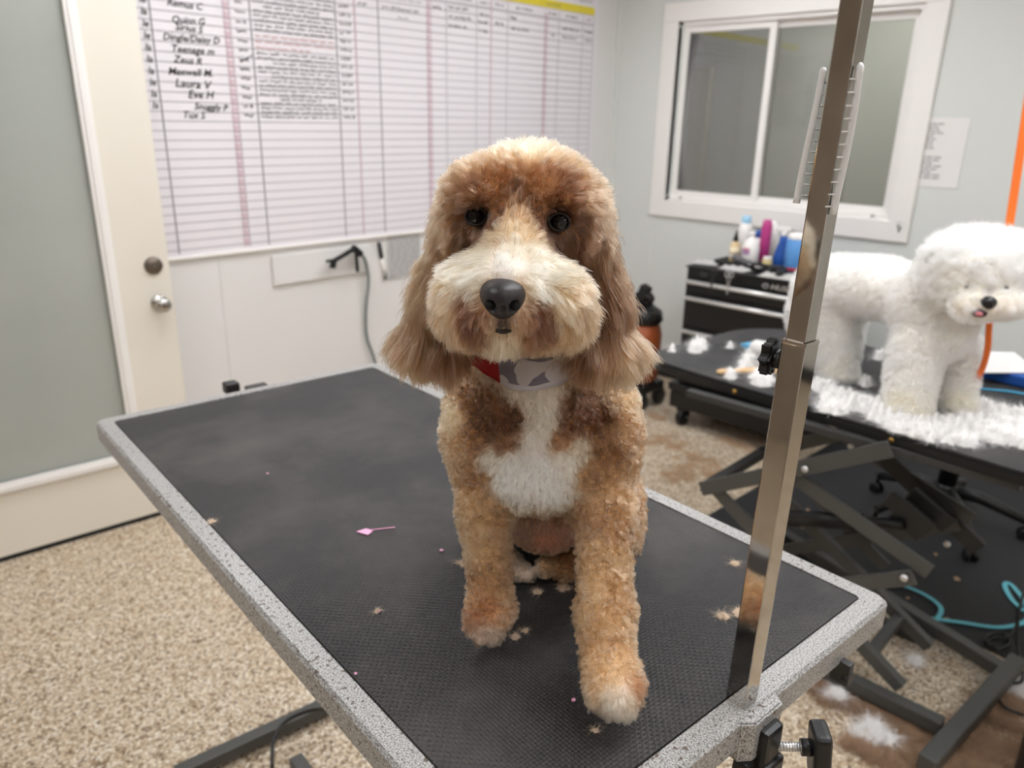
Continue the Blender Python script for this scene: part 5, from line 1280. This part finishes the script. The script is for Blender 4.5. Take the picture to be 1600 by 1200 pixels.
t, b = bottle('wipes_canister', 'light blue canister with red base stripe beside the chrome post on the tool chest', 1243, 3.70, [(.048,0),(.05,.004),(.05,.155),(.046,.16)], mat('light_blue', (92,150,212), .4), [(.047,.159),(.048,.162),(.044,.185),(.02,.19)], M['trimwhite'], labelband=(.006,.022,.0505, M['red']))
bottle('small_jar', 'blue capped jar between the white bottle and the magenta can', 1183, 3.80, [(.03,0),(.032,.004),(.032,.12),(.02,.13)], M['trimwhite'], [(.022,.129),(.022,.165),(.01,.168)], M['blue'])
bottle('small_jar', 'low yellowish jar in front of the magenta can on the tool chest', 1200, 3.66, [(.022,0),(.024,.003),(.024,.045),(.02,.05)], mat('yellowish', (206,190,140), .5), [(.021,.05),(.021,.06),(.01,.062)], M['trimwhite'])
# clippers and combs
def clipper(px, x, rz, label, m_, tilt=0.0, s=1.0):
    b = ontop(px, x); t = empty('clipper', b, label, 'clipper')
    d = V(math.cos(rz), math.sin(rz), math.sin(tilt)).normalized(); a = b+V(0, 0, .022*s)
    mb = MB(); mb.lathe(a-d*.075*s, [(.010*s,0),(.018*s,.012*s),(.020*s,.06*s),(.018*s,.11*s),(.021*s,.14*s),(.014*s,.15*s)], axis=d, seg=18, sq=.8); mb.build('clipper_body', m_, t)
    mb = MB(); mb.box(a+d*.083*s, (.022*s, .036*s, .006*s), rot=Matrix.Rotation(rz, 3, 'Z'), bev=.001); mb.build('blade', M['alu'], t)
clipper(1170, 3.60, 1.9, 'dark grey clipper propped in front of the white bottles', mat('grey_rubber', (88,86,90), .5), .35, 1.1)
clipper(1195, 3.56, 1.2, 'black clipper in the middle of the tool chest front', M['black'])
clipper(1210, 3.58, 2.6, 'black clipper lying crosswise below the blue trigger bottle', M['black'], .1)
clipper(1222, 3.52, 0.4, 'black clipper at the right of the heap, near the chrome post', M['black'], .05)
clipper(1130, 3.56, 1.3, 'small black clipper at the left end of the tool chest', M['blackmatt'], 0, .7)
cc = ontop(1205, 3.54); mb = MB(); pts = [cc+V(.03*math.cos(k*.9)*(1+.2*math.sin(k)), .07*math.sin(k*.7), .010+.0018*k) for k in range(22)]; mb.tube(bez(pts, 5), .004, seg=6)
tag(mb.build('power_cable', M['black']), 'black cable coiled over the clippers on the tool chest', 'cable')
for (px, x, w_, d_, rz_, lab, mm) in ((1105, 3.56, .10, .14, .2, 'crumpled white cloth at the left corner of the tool chest', 'paper'), (1150, 3.51, .09, .15, -.1, 'white cloth pad lying on the front of the tool chest', 'paper'), (1225, 3.50, .12, .20, .05, 'folded white towel at the front right of the tool chest', 'trimwhite')):
    b = ontop(px, x); mb = MB()
    gx = 14; g_ = [[None]*gx for _ in range(gx)]
    R__ = Matrix.Rotation(rz_, 3, 'Z')
    for i in range(gx):
        for j in range(gx):
            u, v = (i/(gx-1)-.5), (j/(gx-1)-.5); edge = min(1, 6*(0.5-max(abs(u), abs(v))))
            p = b + R__ @ V(u*w_, v*d_, 0) + V(0, 0, .002+edge*(.010+.006*math.sin(u*13+v*7)+.004*math.sin(v*21-u*5))); g_[i][j] = mb.bm.verts.new(p)
    for i in range(gx-1):
        for j in range(gx-1): f = mb.bm.faces.new((g_[i][j], g_[i+1][j], g_[i+1][j+1], g_[i][j+1])); f.smooth = True
    bmesh.ops.solidify(mb.bm, geom=mb.bm.faces, thickness=.0015)
    tag(mb.build('cloth', M[mm]), lab, 'cloth')
# pairs of scissors hooked over the chest front
for (yy, lab) in ((1.775, 'silver scissors hanging over the tool chest front, nearer the post'), (1.865, 'dark scissors hanging over the tool chest front, nearer the corner')):
    t = empty('scissors', (CX0-.034, yy, .84), lab, 'scissors'); mm = M['alu'] if yy < 1.8 else M['dark_steel']
    for s_ in (-1, 1):
        mb = MB(); mb.tube([V(CX0-.036, yy+s_*.012+.010*math.cos(a), .862+.014*math.sin(a)) for a in np.linspace(0, 2*math.pi, 16)], .0022, seg=6)
        mb.bar(V(CX0-.036, yy+s_*.010, .849), V(CX0-.036, yy-s_*.004, .765), .003, .008); mb.build('blade', mm, t)

# black and orange machine in the corner
vc = empty('floor_machine', (3.50, 2.30, 0), 'black and orange wheeled machine half hidden behind the brown dog\'s ear', 'machine')
vx, vy = 3.56, 2.36
mb = MB(); mb.lathe((vx, vy, .14), [(.085,0),(.11,.03),(.115,.28),(.10,.34),(.06,.36)], seg=28); mb.build('tank', M['rust'], vc)
mb = MB(); mb.lathe((vx, vy, .485), [(.10,0),(.115,.02),(.105,.07),(.06,.10),(.03,.11)], seg=24); mb.box((vx, vy, .62), (.05, .10, .07), bev=.012); mb.bar((vx-.05, vy-.08, .50), (vx-.06, vy-.13, .575), .04, .03, bev=.006); mb.bar((vx-.02, vy, .62), (vx-.03, vy-.03, .70), .06, .05, bev=.01); mb.bar((vx-.03, vy-.02, .66), (vx-.06, vy-.10, .64), .02, .03, bev=.005); mb.build('motor_head', M['black'], vc)
mb = MB(); mb.box((vx, vy, .12), (.22, .22, .05), bev=.01); mb.build('base', M['black'], vc)
for (dx, dy) in ((-.09, -.09), (-.09, .09), (.09, -.09), (.09, .09)):
    mb = MB(); mb.cyl((vx+dx, vy+dy-.02, .048), (vx+dx, vy+dy+.02, .048), .048, seg=22, bev=.006); mb.box((vx+dx, vy+dy, .08), (.03, .05, .05), bev=.004); mb.build('wheel', M['black'], vc)
# dark object standing at the right edge of the frame, under the cable
p = onz(1586, 1235, 0); gq = p.dot(GD); zt = ong(1597, 1066, gq).z; c = p + RD*0.115
wb = empty('waste_bin', (c.x, c.y, 0), 'black bin standing on the floor at the lower right edge of the photo', 'bin')
mb = MB(); mb.lathe((c.x, c.y, 0), [(.098, 0), (.102, .01), (.108, zt-.012), (.112, zt-.010), (.112, zt), (.100, zt), (.096, zt-.03), (.002, zt-.05)], seg=40); mb.build('bin_body', M['black'], wb)
